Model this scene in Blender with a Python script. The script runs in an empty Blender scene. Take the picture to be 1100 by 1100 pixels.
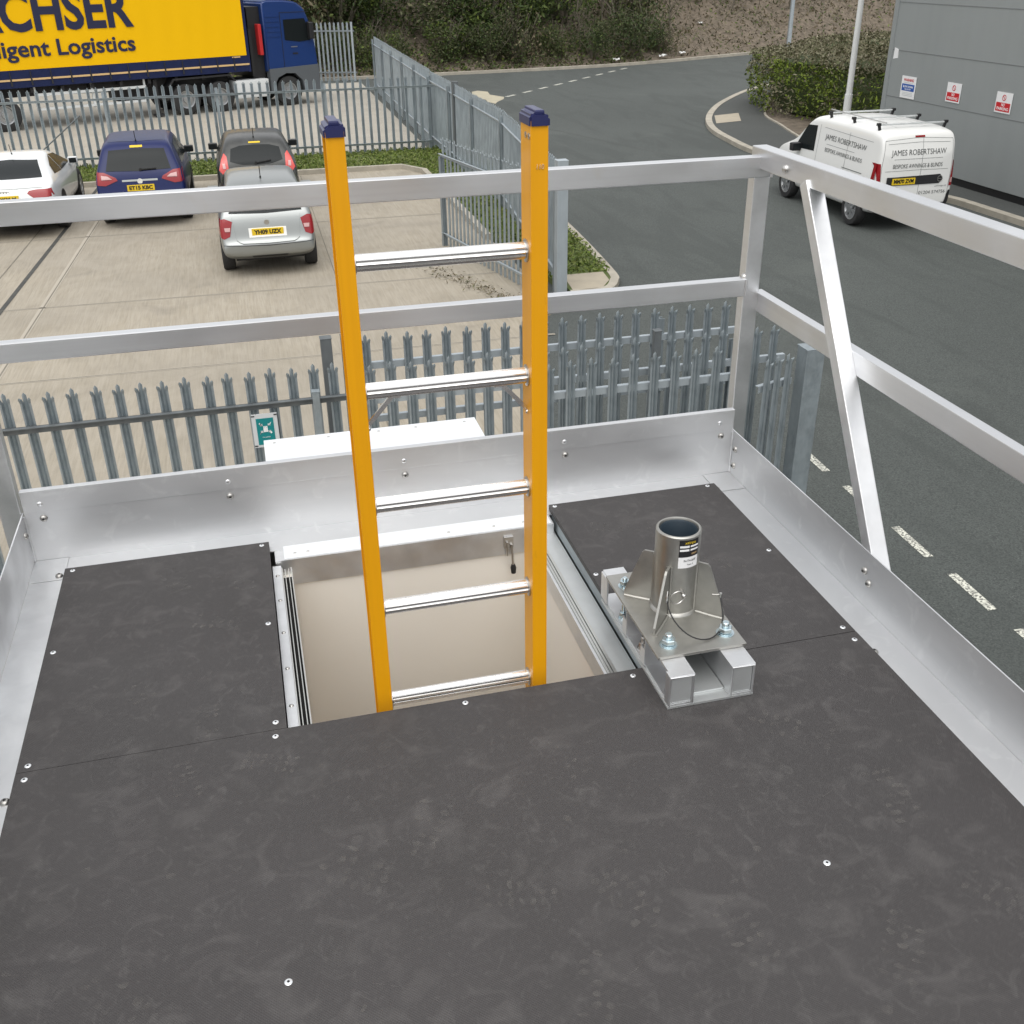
import bpy, bmesh, math, random
from mathutils import Vector, Matrix
from mathutils.bvhtree import BVHTree
R = math.radians
S = bpy.context.scene
col = S.collection
G = -3.15                                  # street level; the platform deck is z = 0
# ---------------------------------------------------------------- camera
cam_d = bpy.data.cameras.new('camera'); cam = bpy.data.objects.new('camera', cam_d); col.objects.link(cam)
S.camera = cam
cam_d.sensor_width = 36; cam_d.lens = 36*1111.29/1100
cam_d.clip_start = 0.05; cam_d.clip_end = 600
pi_, ya_, ro_ = R(28.2834), R(13.9255), R(-0.8367)
fw = Vector((math.sin(ya_)*math.cos(pi_), math.cos(ya_)*math.cos(pi_), -math.sin(pi_)))
rt = Vector((math.cos(ya_), -math.sin(ya_), 0)); up = rt.cross(fw)
r2 = math.cos(ro_)*rt + math.sin(ro_)*up; u2 = -math.sin(ro_)*rt + math.cos(ro_)*up
cam.matrix_world = Matrix(((r2.x, u2.x, -fw.x, -1.4516), (r2.y, u2.y, -fw.y, -2.9379), (r2.z, u2.z, -fw.z, 1.62), (0, 0, 0, 1)))
# ---------------------------------------------------------------- sky, sun, exposure
SUN_EL, SUN_AZ = 66, 200                   # azimuth clockwise from +Y
W = bpy.data.worlds.new("World"); S.world = W; W.use_nodes = True
nt = W.node_tree; bg = nt.nodes['Background']
sky = nt.nodes.new('ShaderNodeTexSky'); sky.sky_type = 'NISHITA'; sky.sun_disc = False
sky.sun_elevation = R(SUN_EL); sky.sun_rotation = R(SUN_AZ)
sky.air_density = 1.0; sky.dust_density = 4.0; sky.ozone_density = 1.0
hs = nt.nodes.new('ShaderNodeHueSaturation'); hs.inputs['Saturation'].default_value = 0.12
gm = nt.nodes.new('ShaderNodeGamma'); gm.inputs['Gamma'].default_value = .55     # an overcast sky is nearly even
nt.links.new(sky.outputs[0], gm.inputs['Color']); nt.links.new(gm.outputs[0], hs.inputs['Color']); hs.inputs['Value'].default_value = 2.6; nt.links.new(hs.outputs[0], bg.inputs[0])
bg.inputs[1].default_value = 0.135
sd = bpy.data.lights.new('sun', 'SUN'); sd.energy = .9; sd.angle = R(75); sd.color = (1, .97, .92)
so = bpy.data.objects.new('sun', sd); col.objects.link(so)
sdir = Vector((math.sin(R(SUN_AZ))*math.cos(R(SUN_EL)), math.cos(R(SUN_AZ))*math.cos(R(SUN_EL)), math.sin(R(SUN_EL))))
so.rotation_euler = sdir.to_track_quat('Z', 'Y').to_euler()
S.view_settings.view_transform = 'Standard'; S.view_settings.look = 'None'
S.view_settings.exposure = 0.56; S.view_settings.gamma = 1

# ---------------------------------------------------------------- materials
def mat(name, c, rough=.6, metal=0, noise=None, bump=None, spec=.5, coat=0, c2=None, rvar=None, coords='Object', trans=0, emis=None):
    """noise=(scale xyz, amount, detail); c2 = colour blended in by the noise; bump=(scale xyz, strength, distance)"""
    m = bpy.data.materials.new(name); m.use_nodes = True
    t = m.node_tree; b = t.nodes['Principled BSDF']
    b.inputs['Base Color'].default_value = (*c, 1); b.inputs['Roughness'].default_value = rough
    b.inputs['Metallic'].default_value = metal; b.inputs['Specular IOR Level'].default_value = spec
    b.inputs['Coat Weight'].default_value = coat; b.inputs['Coat Roughness'].default_value = .05
    b.inputs['Transmission Weight'].default_value = trans
    tc = t.nodes.new('ShaderNodeTexCoord')
    def nz(sc, det=5, dist=0):
        mp = t.nodes.new('ShaderNodeMapping'); mp.inputs['Scale'].default_value = sc if hasattr(sc, '__len__') else (sc,)*3
        t.links.new(tc.outputs[coords], mp.inputs[0])
        n = t.nodes.new('ShaderNodeTexNoise'); n.inputs['Scale'].default_value = 1; n.inputs['Detail'].default_value = det
        n.inputs['Distortion'].default_value = dist
        t.links.new(mp.outputs[0], n.inputs['Vector']); return n
    if noise:
        layers = noise if isinstance(noise, list) else [noise]
        last = None
        for L in layers:
            n = nz(L[0], L[2] if len(L) > 2 else 5, L[4] if len(L) > 4 else 0)
            cr = t.nodes.new('ShaderNodeValToRGB')
            lo, hi = (L[5], L[6]) if len(L) > 6 else (.35, .65)
            cr.color_ramp.elements[0].position = lo; cr.color_ramp.elements[1].position = hi
            cr.color_ramp.elements[0].color = (0, 0, 0, 1); cr.color_ramp.elements[1].color = (L[1],)*3 + (1,)
            t.links.new(n.outputs['Fac'], cr.inputs[0])
            mx = t.nodes.new('ShaderNodeMixRGB')
            if last is None: mx.inputs[1].default_value = (*c, 1)
            else: t.links.new(last, mx.inputs[1])
            c2_ = L[3] if len(L) > 3 and L[3] is not None else (c2 or tuple(x*.5 for x in c))
            mx.inputs[2].default_value = (*c2_, 1)
            t.links.new(cr.outputs[0], mx.inputs[0]); last = mx.outputs[0]
        t.links.new(last, b.inputs['Base Color'])
    if rvar:
        n = nz(rvar[0], 4); mr = t.nodes.new('ShaderNodeMapRange')
        mr.inputs['From Min'].default_value = .3; mr.inputs['From Max'].default_value = .7
        mr.inputs['To Min'].default_value = rough-rvar[1]; mr.inputs['To Max'].default_value = rough+rvar[1]
        t.links.new(n.outputs['Fac'], mr.inputs['Value']); t.links.new(mr.outputs[0], b.inputs['Roughness'])
    if bump:
        n = nz(bump[0], 6); bp = t.nodes.new('ShaderNodeBump')
        bp.inputs['Strength'].default_value = bump[1]; bp.inputs['Distance'].default_value = bump[2]
        t.links.new(n.outputs['Fac'], bp.inputs['Height']); t.links.new(bp.outputs[0], b.inputs['Normal'])
    return m
M = {}
def mk(k, *a, **kw): M[k] = mat(k, *a, **kw)
AL = (.79, .80, .81)
mk('alu', AL, .40, 1, noise=[((3, 1.5, 3), .45, 5, (.62, .63, .65)), ((60, .8, 60), .35, 6, (.68, .68, .70)), ((9, 7, 9), .25, 7, (.60, .61, .62), 1.0, .6, .75)], rvar=((6, 6, 6), .09), bump=((120, 4, 120), .05, .002))
mk('alu_x', AL, .40, 1, noise=[((1.5, 3, 3), .45, 5, (.62, .63, .65)), ((.8, 60, 60), .35, 6, (.68, .68, .70)), ((7, 9, 9), .25, 7, (.70, .66, .60), 1.0, .6, .75)], rvar=((3, 6, 6), .08))
mk('alu_worn', (.75, .76, .77), .43, .95, noise=[((14, 14, 14), .6, 6, (.88, .89, .9), .6), ((4, 4, 4), .4, 4, (.55, .55, .56))], rvar=((10, 10, 10), .12), bump=((30, 30, 30), .06, .002))
mk('alu_toe', (.72, .727, .735), .50, .92, noise=[((1.5, 1.5, 6), .55, 5, (.56, .575, .59)), ((1.2, 1.2, 50), .3, 6, (.70, .70, .71)), ((14, 14, 14), .35, 7, (.86, .87, .87), 1.0, .58, .72)], rvar=((3, 3, 6), .07))
mk('alu_white', (.86, .88, .9), .45, .55, noise=((6, 6, 6), .2, 4, (.75, .78, .8)))
mk('alu_dull', (.66, .68, .68), .5, .85, noise=((9, 9, 9), .3, 4, (.45, .47, .47)))
mk('rung', (.86, .85, .84), .22, 1, rvar=((8, 60, 60), .08))
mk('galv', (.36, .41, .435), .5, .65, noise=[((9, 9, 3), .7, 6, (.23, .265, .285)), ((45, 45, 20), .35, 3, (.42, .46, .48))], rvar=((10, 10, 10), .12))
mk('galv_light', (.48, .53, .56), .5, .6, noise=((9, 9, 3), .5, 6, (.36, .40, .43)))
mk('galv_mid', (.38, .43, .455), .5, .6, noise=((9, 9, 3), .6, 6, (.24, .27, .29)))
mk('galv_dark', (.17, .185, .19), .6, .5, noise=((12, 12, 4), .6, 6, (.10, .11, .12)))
mk('yellow', (.76, .345, .002), .42, 0, spec=.3, coat=.1, noise=[((9, 9, 3), .3, 4, (.64, .28, .004)), ((60, 60, 1.5), .2, 6, (.60, .26, .003)), ((26, 26, 6), .7, 8, (.22, .11, .02), 0, .66, .80)], bump=((150, 150, 3), .08, .001))
mk('blue_cap', (.012, .016, .085), .4, coat=.1)
mk('stainless', (.40, .395, .37), .42, .9, noise=[((12, 12, 12), .4, 5, (.30, .295, .275)), ((50, 50, 50), .25, 4, (.5, .49, .46))], rvar=((15, 15, 15), .1))
mk('stainless_bright', (.6, .6, .57), .3, 1)
mk('zinc', (.62, .72, .76), .25, 1)
mk('steel', (.55, .54, .52), .3, 1)
mk('bolt', (.42, .41, .39), .32, 1)
mk('screw', (.8, .82, .84), .35, .7)
mk('black', (.012, .012, .013), .5)
mk('rubber', (.02, .02, .021), .8, noise=((20, 20, 20), .3, 3, (.04, .04, .038)))
mk('pipe_liner', (.025, .04, .055), .45)
mk('beige', (.80, .755, .68), .6, noise=((2, 2, 2), .2, 4, (.74, .70, .62)))
mk('floor_in', (.40, .36, .30), .6)
mk('white_paint', (.80, .80, .78), .3, coat=.4)
mk('glass_dark', (.012, .015, .016), .2, spec=.18)
mk('white', (.8, .8, .8), .5); mk('white_metal', (.72, .73, .72), .45, noise=((3, 3, 1), .2, 4, (.6, .6, .58)))
mk('sign_red', (.55, .012, .02), .5); mk('sign_teal', (.0, .19, .20), .5); mk('sign_blue', (.02, .09, .36), .5); mk('sign_grey', (.55, .57, .58), .5)
mk('plate_yellow', (.72, .50, .02), .5); mk('ink', (.01, .01, .012), .5); mk('grey_ink', (.16, .17, .17), .5)
mk('lorry_yellow', (.84, .48, .001), .6, spec=.15, noise=((.6, .6, .6), .12, 3, (.72, .40, .004)), bump=((1.5, 1.5, .3), .15, .03))
mk('lorry_ink', (.012, .014, .05), .5)
mk('lorry_blue', (.006, .012, .055), .5, spec=.3, noise=((4, 4, 4), .3, 4, (.014, .025, .09)))
mk('cab_blue', (.005, .03, .14), .35, coat=.25, noise=((3, 3, 3), .25, 3, (.006, .03, .13)))
mk('cab_grey', (.09, .10, .11), .5); mk('chassis', (.018, .018, .02), .6); mk('lorry_white', (.6, .62, .62), .5)
mk('tan', (.62, .42, .2), .6); mk('red_plastic', (.45, .02, .02), .4)
mk('lamp_red', (.26, .004, .008), .25, coat=.3); mk('lamp_clear', (.55, .33, .32), .2, coat=.6); mk('pink_reflect', (.6, .06, .05), .2, coat=.5)
mk('car_silver', (.33, .345, .34), .36, .8, coat=.3); mk('car_navy', (.002, .009, .075), .36, 0, coat=.2, spec=.25)
mk('car_grey', (.035, .037, .036), .42, .3, coat=.25, noise=((5, 5, 5), .3, 6, (.09, .09, .085))); mk('car_white', (.74, .76, .76), .28, coat=.6)
mk('navy_roof', (.03, .04, .10), .45, .1, noise=((14, 14, 14), .7, 8, (.03, .035, .07)))
mk('rim', (.42, .43, .44), .35, .8); mk('trim', (.02, .02, .022), .5)
mk('cladding', (.29, .31, .31), .45, .1, noise=[((.5, .35, .12), .35, 5, (.25, .27, .27)), ((2, 3, .3), .2, 5, (.33, .35, .35))], rvar=((2, 2, 2), .08))
mk('groove', (.17, .18, .18), .7)
mk('kerb', (.42, .385, .32), .85, noise=((3, 3, 3), .6, 6, (.26, .24, .20)), bump=((20, 20, 20), .4, .01))
mk('paver', (.40, .35, .27), .85, noise=((5, 5, 5), .4, 6, (.3, .27, .22)))
mk('soil', (.10, .082, .06), .95, noise=((4, 4, 4), .8, 8, (.20, .16, .12)), bump=((12, 12, 12), .8, .05))
mk('trunk', (.11, .095, .07), .9, noise=((6, 6, 2), .6, 5, (.2, .18, .14)))
mk('line_paint', (.62, .62, .54), .7, noise=[((45, 45, 45), 1, 8, (.12, .12, .11), 0, .47, .58), ((9, 9, 9), .7, 5, (.2, .2, .18), 0, .5, .7)])
mk('sand', (.42, .38, .28), .9, noise=((4, 4, 4), .5, 6, (.3, .28, .22)))
mk('litter', (.75, .75, .74), .6)
def leafmat(k, cols):
    m = bpy.data.materials.new(k); m.use_nodes = True; t = m.node_tree; b = t.nodes['Principled BSDF']
    g = t.nodes.new('ShaderNodeNewGeometry'); cr = t.nodes.new('ShaderNodeValToRGB'); cr.color_ramp.interpolation = 'LINEAR'
    t.links.new(g.outputs['Random Per Island'], cr.inputs[0])
    el = cr.color_ramp.elements
    while len(el) < len(cols): el.new(.5)
    for i, c in enumerate(cols): el[i].position = i/(len(cols)-1); el[i].color = (*c, 1)
    t.links.new(cr.outputs[0], b.inputs['Base Color']); b.inputs['Roughness'].default_value = .6
    b.inputs['Specular IOR Level'].default_value = .25
    M[k] = m
leafmat('leaf_dark', [(.018, .032, .012), (.038, .062, .018), (.055, .072, .026), (.03, .052, .013), (.10, .13, .033)])
leafmat('leaf_green', [(.035, .058, .014), (.075, .115, .022), (.05, .075, .022), (.14, .18, .03)])
leafmat('leaf_olive', [(.045, .05, .024), (.08, .08, .04), (.05, .065, .024), (.12, .11, .06)])
leafmat('bracken', [(.09, .07, .04), (.15, .12, .075), (.05, .055, .025), (.20, .165, .11), (.08, .10, .03)])
leafmat('hedge_green', [(.04, .06, .014), (.11, .155, .022), (.06, .08, .022), (.22, .30, .03), (.13, .16, .03)])
leafmat('hedge_brown', [(.10, .09, .05), (.19, .17, .11), (.08, .09, .035), (.26, .235, .17)])
leafmat('grass_blade', [(.08, .12, .02), (.13, .18, .03), (.19, .21, .07), (.06, .10, .02)])
mk('grass', (.09, .125, .025), .9, noise=[((3, 3, 3), .6, 8, (.13, .14, .05)), ((30, 30, 30), .5, 5, (.035, .055, .015))], bump=((40, 40, 40), .6, .03))

# asphalt: fine aggregate speckle, big worn patches
def ground_mats():
    mk('asphalt', (.066, .075, .070), .85, noise=[((.22, .22, .22), .6, 6, (.088, .099, .092)), ((55, 55, 55), .65, 3, (.03, .033, .032), 0, .45, .6), ((80, 80, 80), .6, 2, (.15, .155, .15), 0, .6, .7), ((1.2, .25, 1), .4, 7, (.043, .049, .046), 1.5, .5, .62), ((.6, .6, .6), .4, 8, (.10, .11, .10), .5, .6, .75)], bump=((70, 70, 70), .5, .008))
    mk('path_asphalt', (.075, .08, .076), .88, noise=[((.6, .6, .6), .5, 6, (.06, .064, .062)), ((40, 40, 40), .5, 3, (.04, .042, .04))], bump=((60, 60, 60), .5, .008))
    mk('concrete', (.32, .28, .215), .85, noise=[((17, .9, 1), .42, 8, (.42, .38, .31), 0, .42, .62), ((42, 2.2, 1), .5, 6, (.21, .185, .145), 0, .45, .66), ((.35, .35, .35), .55, 6, (.25, .225, .185)), ((.9, .9, .9), .45, 8, (.18, .16, .13), .6, .58, .72), ((1.3, .9, 1), .3, 8, (.40, .36, .30), 2.0), ((60, 60, 60), .3, 2, (.2, .18, .15), 0, .55, .7)], bump=((45, 1.5, 1), .35, .008))
    mk('yard_concrete', (.36, .335, .285), .85, noise=[((.4, 1.2, 1), .4, 6, (.27, .25, .215)), ((20, 2, 1), .3, 5, (.42, .39, .34))])
    mk('joint', (.15, .135, .11), .9, noise=((4, 4, 4), .5, 5, (.24, .22, .18)))
    mk('joint_light', (.39, .35, .29), .9, noise=((3, 3, 3), .5, 5, (.36, .33, .27)))
    mk('drain', (.045, .045, .042), .8, noise=((5, 5, 5), .5, 5, (.08, .08, .07)))
    # phenolic deck board: wire-mesh emboss, dusty boot scuffs
    mk('deck', (.042, .0385, .0385), .56, spec=.42, noise=[((.9, .9, .9), .6, 6, (.055, .051, .051)),
        ((11, 14, 11), .42, 9, (.115, .108, .105), .8, .52, .78), ((30, 22, 30), .35, 9, (.115, .11, .106), 1.5, .56, .78),
        ((2.2, 2.8, 2), .25, 7, (.032, .030, .029), 1.0, .5, .65), ((90, 90, 90), .25, 2, (.07, .066, .064), 0, .5, .7)], rvar=((3, 3, 3), .07))
    m = M['deck']; t = m.node_tree; b = t.nodes['Principled BSDF']
    tc = t.nodes.new('ShaderNodeTexCoord'); mp = t.nodes.new('ShaderNodeMapping'); mp.inputs['Rotation'].default_value = (0, 0, R(45))
    t.links.new(tc.outputs['Object'], mp.inputs[0])
    w1 = t.nodes.new('ShaderNodeTexWave'); w1.inputs['Scale'].default_value = 75; w1.bands_direction = 'X'
    w2 = t.nodes.new('ShaderNodeTexWave'); w2.inputs['Scale'].default_value = 75; w2.bands_direction = 'Y'
    for w in (w1, w2): t.links.new(mp.outputs[0], w.inputs['Vector'])
    mx = t.nodes.new('ShaderNodeMath'); mx.operation = 'MULTIPLY'
    t.links.new(w1.outputs['Fac'], mx.inputs[0]); t.links.new(w2.outputs['Fac'], mx.inputs[1])
    bp = t.nodes.new('ShaderNodeBump'); bp.inputs['Strength'].default_value = .35; bp.inputs['Distance'].default_value = .0015
    t.links.new(mx.outputs[0], bp.inputs['Height']); t.links.new(bp.outputs[0], b.inputs['Normal'])
ground_mats()

# ---------------------------------------------------------------- mesh helpers
def V(*a): return Vector(a)
class MB:
    def __init__(s): s.v = []; s.f = []; s.mi = []
    def add(s, vs, fs, mi=0):
        o = len(s.v); s.v += [tuple(v) for v in vs]; s.f += [tuple(i+o for i in f) for f in fs]; s.mi += [mi]*len(fs); return s
    def box(s, x0, x1, y0, y1, z0, z1, bev=0, mi=0, mtx=None):
        if x0 > x1: x0, x1 = x1, x0
        if y0 > y1: y0, y1 = y1, y0
        if z0 > z1: z0, z1 = z1, z0
        if bev <= 0:
            vs = [V(x, y, z) for z in (z0, z1) for y in (y0, y1) for x in (x0, x1)]
            fs = [(0, 2, 3, 1), (4, 5, 7, 6), (0, 1, 5, 4), (2, 6, 7, 3), (0, 4, 6, 2), (1, 3, 7, 5)]
        else:
            bm = bmesh.new(); bmesh.ops.create_cube(bm, size=1)
            for v in bm.verts: v.co = V(x0+(v.co.x+.5)*(x1-x0), y0+(v.co.y+.5)*(y1-y0), z0+(v.co.z+.5)*(z1-z0))
            bmesh.ops.bevel(bm, geom=bm.edges[:], offset=bev, segments=2, profile=.6, affect='EDGES')
            bm.verts.index_update(); vs = [v.co.copy() for v in bm.verts]; fs = [tuple(v.index for v in f.verts) for f in bm.faces]; bm.free()
        if mtx: vs = [mtx @ v for v in vs]
        return s.add(vs, fs, mi)
    def bar(s, a, b, w, h, upv=(0, 0, 1), bev=0, mi=0):
        a, b = V(*a), V(*b); d = (b-a); L = d.length; d.normalize(); u = V(*upv)
        sx = d.cross(u).normalized(); uz = sx.cross(d)
        m = Matrix(((sx.x, d.x, uz.x, a.x), (sx.y, d.y, uz.y, a.y), (sx.z, d.z, uz.z, a.z), (0, 0, 0, 1)))
        return s.box(-w/2, w/2, 0, L, -h/2, h/2, bev, mi, m)
    def tube(s, pts, r, n=12, mi=0, cap=True):
        pts = [V(*p) for p in pts]; rs = r if hasattr(r, '__len__') else [r]*len(pts)
        vs = []; fs = []; ref = None
        for i, p in enumerate(pts):
            d = (pts[min(i+1, len(pts)-1)]-pts[max(i-1, 0)]).normalized()
            if ref is None: ref = d.orthogonal().normalized()
            ref = (ref - d*ref.dot(d)).normalized(); q = d.cross(ref)
            for k in range(n):
                a = 2*math.pi*k/n; vs.append(p+(ref*math.cos(a)+q*math.sin(a))*rs[i])
        for i in range(len(pts)-1):
            for k in range(n):
                fs.append((i*n+k, i*n+(k+1) % n, (i+1)*n+(k+1) % n, (i+1)*n+k))
        if cap: fs.append(tuple(range(n))[::-1]); fs.append(tuple((len(pts)-1)*n+k for k in range(n)))
        return s.add(vs, fs, mi)
    def lathe(s, prof, n=24, axis=2, loc=(0, 0, 0), mi=0, closed=False):
        vs = []; fs = []
        for r, z in prof:
            for k in range(n):
                a = 2*math.pi*k/n; c = [r*math.cos(a), r*math.sin(a)]
                p = [c[0], c[1], z] if axis == 2 else ([z, c[0], c[1]] if axis == 0 else [c[1], z, c[0]])
                vs.append(V(*p)+V(*loc))
        m = len(prof)
        for i in range(m if closed else m-1):
            j = (i+1) % m
            for k in range(n): fs.append((i*n+k, i*n+(k+1) % n, j*n+(k+1) % n, j*n+k))
        if not closed:
            fs.append(tuple(range(n))[::-1]); fs.append(tuple((m-1)*n+k for k in range(n)))
        return s.add(vs, fs, mi)
    def prism(s, pts, a, b, mi=0, mtx=None):
        """polygon pts (x,z) extruded along y a..b"""
        n = len(pts); vs = [V(p[0], a, p[1]) for p in pts]+[V(p[0], b, p[1]) for p in pts]
        if mtx: vs = [mtx @ v for v in vs]
        fs = [tuple(range(n)), tuple(range(2*n-1, n-1, -1))]+[(i, i+n, (i+1) % n+n, (i+1) % n) for i in range(n)]
        return s.add(vs, fs, mi)
    def slab(s, pts, z0, z1, mi=0):
        n = len(pts); vs = [V(p[0], p[1], z0) for p in pts]+[V(p[0], p[1], z1) for p in pts]
        fs = [tuple(range(n))[::-1], tuple(range(n, 2*n))]+[(i, (i+1) % n, (i+1) % n+n, i+n) for i in range(n)]
        return s.add(vs, fs, mi)
    def build(s, name, mats, parent=None, smooth=False, rec=True):
        me = bpy.data.meshes.new(name); me.from_pydata(s.v, [], s.f)
        for m in (mats if isinstance(mats, (list, tuple)) else [mats]): me.materials.append(M[m])
        me.polygons.foreach_set('material_index', s.mi)
        if rec:
            bm = bmesh.new(); bm.from_mesh(me); bmesh.ops.recalc_face_normals(bm, faces=bm.faces); bm.to_mesh(me); bm.free()
        if smooth:
            me.polygons.foreach_set('use_smooth', [True]*len(me.polygons))
            try: me.set_sharp_from_angle(angle=R(40))
            except Exception: pass
        o = bpy.data.objects.new(name, me); col.objects.link(o)
        if parent: o.parent = parent
        return o
def tag(o, label=None, cat=None, group=None, kind=None):
    if label: o['label'] = label
    if cat: o['category'] = cat
    if group: o['group'] = group
    if kind: o['kind'] = kind
    return o
def thing(name, label, cat, loc=(0, 0, 0), rz=0, group=None):
    o = bpy.data.objects.new(name, None); col.objects.link(o); o.location = loc; o.rotation_euler = (0, 0, rz)
    o.empty_display_size = .2
    return tag(o, label, cat, group)
def struct(name, mb, m, **k): return tag(mb.build(name, m, **k), kind='structure')
def copy_tree(o, parent=None):
    c = o.copy(); col.objects.link(c); c.parent = parent
    for ch in list(o.children): copy_tree(ch, c)
    return c
def text(name, body, size, m, parent, mtx, width=None, ext=.001, bold=0, align='CENTER', sx=1, height=None):
    """flat lettering as a mesh; local x right, y up; mtx places it"""
    cu = bpy.data.curves.new(name, 'FONT'); cu.body = body; cu.size = size; cu.extrude = ext; cu.offset = bold
    cu.align_x = align; cu.align_y = 'CENTER'; cu.resolution_u = 3
    o = bpy.data.objects.new(name, cu); col.objects.link(o)
    bpy.context.view_layer.update()
    me = bpy.data.meshes.new_from_object(o.evaluated_get(bpy.context.evaluated_depsgraph_get()))
    bpy.data.objects.remove(o); bpy.data.curves.remove(cu)
    xs = [v.co.x for v in me.vertices]; ys = [v.co.y for v in me.vertices]
    k = (width/(max(xs)-min(xs))) if width else 1
    ky = (height/(max(ys)-min(ys))) if height else k
    me.transform(mtx @ Matrix.Diagonal((k*sx, ky, 1, 1)))
    me.materials.clear(); me.materials.append(M[m]); me.name = name
    q = bpy.data.objects.new(name, me); col.objects.link(q)
    if parent: q.parent = parent
    return q
def frame(o, x, y):
    """matrix with local x, y axes and origin"""
    x = V(*x).normalized(); y = V(*y).normalized(); z = x.cross(y)
    return Matrix(((x.x, y.x, z.x, o[0]), (x.y, y.y, z.y, o[1]), (x.z, y.z, z.z, o[2]), (0, 0, 0, 1)))

# ================================================================ SETTING
gb = MB(); gb.add([V(-250, -120, G-.02), V(250, -120, G-.02), V(250, 400, G-.02), V(-250, 400, G-.02)], [(0, 1, 2, 3)])
struct('ground', gb, 'soil', rec=False)
def sheet(name, pts, z, m):
    b = MB(); b.add([V(p[0], p[1], z) for p in pts], [tuple(range(len(pts)))]); return struct(name, b, m, rec=False)
FAR = [(-60, 46.5), (0, 47.0), (8.07, 47.4), (11, 47.6), (15.7, 48.2), (19.5, 49.3), (23.9, 51.2), (30, 53.6), (45, 58), (70, 62)]   # foot of the bank
sheet('road', [(-12, -30), (40, -30), (70, 20), (70, 62)]+FAR[::-1][1:-1]+[(-12, 47.0)], G-.008, 'asphalt')
sheet('car_park', [(-40, -2), (1.2, -2), (1.3, 7.1), (1.92, 9.29), (2.61, 11.54), (3.04, 12.5), (2.95, 24.35), (-40, 24.35)], G, 'concrete')
sheet('lorry_yard', [(-60, 27.2), (3.75, 27.2), (4.1, 45.6), (-60, 45.6)], G, 'yard_concrete')
# slab joints and drainage channel (slanted like the bay lines of the car park)
jb = MB()
def strip(b, p, q, w, z):
    p, q = V(*p, 0), V(*q, 0); d = (q-p).normalized(); n = V(-d.y, d.x, 0)*w/2
    b.add([(p+n).to_3d()+V(0, 0, z), (q+n)+V(0, 0, z), (q-n)+V(0, 0, z), (p-n)+V(0, 0, z)], [(0, 1, 2, 3)])
for x in (-4.56, -5.62): strip(jb, (x-.55, 5.2), (x+.28, 24.2), .022, G+.004)
strip(jb, (-9.6, 5.2), (-9.2, 24.2), .02, G+.004); strip(jb, (-.2, 5.2), (-.02, 24.2), .014, G+.004)
struct('slab_joints', jb, 'joint', rec=False)
jb2 = MB(); lb = MB()
for y in (7.3, 10.75, 14.15, 18.95, 22.4): (strip(lb, (-12, y+.12), (2.6, y-.05), .06, G+.003), strip(jb2, (-12, y+.12), (2.6, y-.05), .012, G+.006))
for x in (-4.5,): strip(lb, (x-.62, 5.2), (x+.2, 24.2), .09, G+.003)
struct('joint_lines', lb, 'joint_light', rec=False); struct('slab_joints', jb2, 'joint', rec=False)
db = MB(); strip(db, (-5.82, 5.2), (-4.8, 24.2), .075, G+.005); struct('drain_channel', db, 'drain', rec=False)
# grass verges and kerbs
def kerb(name, line, w=.13, h=.11, m='kerb'):
    b = MB(); n = len(line); L = []; Rr = []
    for i, p in enumerate(line):
        a = V(*line[max(i-1, 0)], 0); c = V(*line[min(i+1, n-1)], 0); d = (c-a).normalized(); nn = V(-d.y, d.x, 0)*w/2
        L.append(V(*p, 0)+nn); Rr.append(V(*p, 0)-nn)
    vs = []
    for i in range(n):
        for q, z in ((L[i], G-.01), (L[i], G+h), (Rr[i], G+h), (Rr[i], G-.01)): vs.append(V(q.x, q.y, z))
    fs = [(i*4+k, i*4+k+1, i*4+5+k, i*4+4+k) for i in range(n-1) for k in range(3)]+[(0, 1, 2, 3), tuple(4*(n-1)+k for k in (3, 2, 1, 0))]
    b.add(vs, fs); return struct(name, b, m)
def smooth_line(pts, k=5):
    out = []
    P = [pts[0]]+list(pts)+[pts[-1]]
    for i in range(1, len(P)-2):
        for j in range(k):
            t = j/k; p0, p1, p2, p3 = [V(*P[i+q], 0) for q in (-1, 0, 1, 2)]
            q = .5*((2*p1)+(-p0+p2)*t+(2*p0-5*p1+4*p2-p3)*t*t+(-p0+3*p1-3*p2+p3)*t**3); out.append((q.x, q.y))
    out.append(tuple(pts[-1][:2])); return out
kerb('kerb_car_park', [(-40, 24.4), (2.55, 24.4), (3.0, 23.6), (2.95, 16.4)])
def raised(name, pts, h, m):
    b = MB(); b.slab(pts, G-.02, G+h); return struct(name, b, m)
raised('grass_verge', [(-40, 24.47), (2.62, 24.47), (3.07, 23.6), (3.02, 16.4), (3.3, 12.75), (3.8, 14), (3.95, 26.9), (-40, 26.9)], .09, 'grass')
vk = smooth_line([(3.35, 12.35), (3.9, 12.35), (4.2, 12.75), (4.36, 13.5), (4.66, 17.3), (4.8, 22), (4.75, 30), (4.7, 36)])
raised('roadside_verge', vk+[(4.25, 36), (3.98, 26), (3.85, 19), (3.38, 13.3)], .09, 'grass')
kerb('kerb_roadside', vk, .14, .1)
sheet('verge_paving', [(3.4, 12.42), (3.9, 12.42), (4.14, 12.8), (4.2, 13.3), (3.5, 13.3)], G+.096, 'paver')
isl = smooth_line([(13.25, 2), (13.25, 14.5), (13.15, 17), (12.5, 19.5), (12.05, 21.6), (12.0, 23.6), (12.15, 25.2), (12.62, 27.8), (13.8, 30.6), (15.85, 33.8), (19.0, 37.3), (24, 40.5), (32, 44), (48, 48)])
raised('footpath', isl+[(48, 30), (48, 2)], .09, 'path_asphalt')
kerb('kerb_island', isl, .2, .105)
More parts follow.
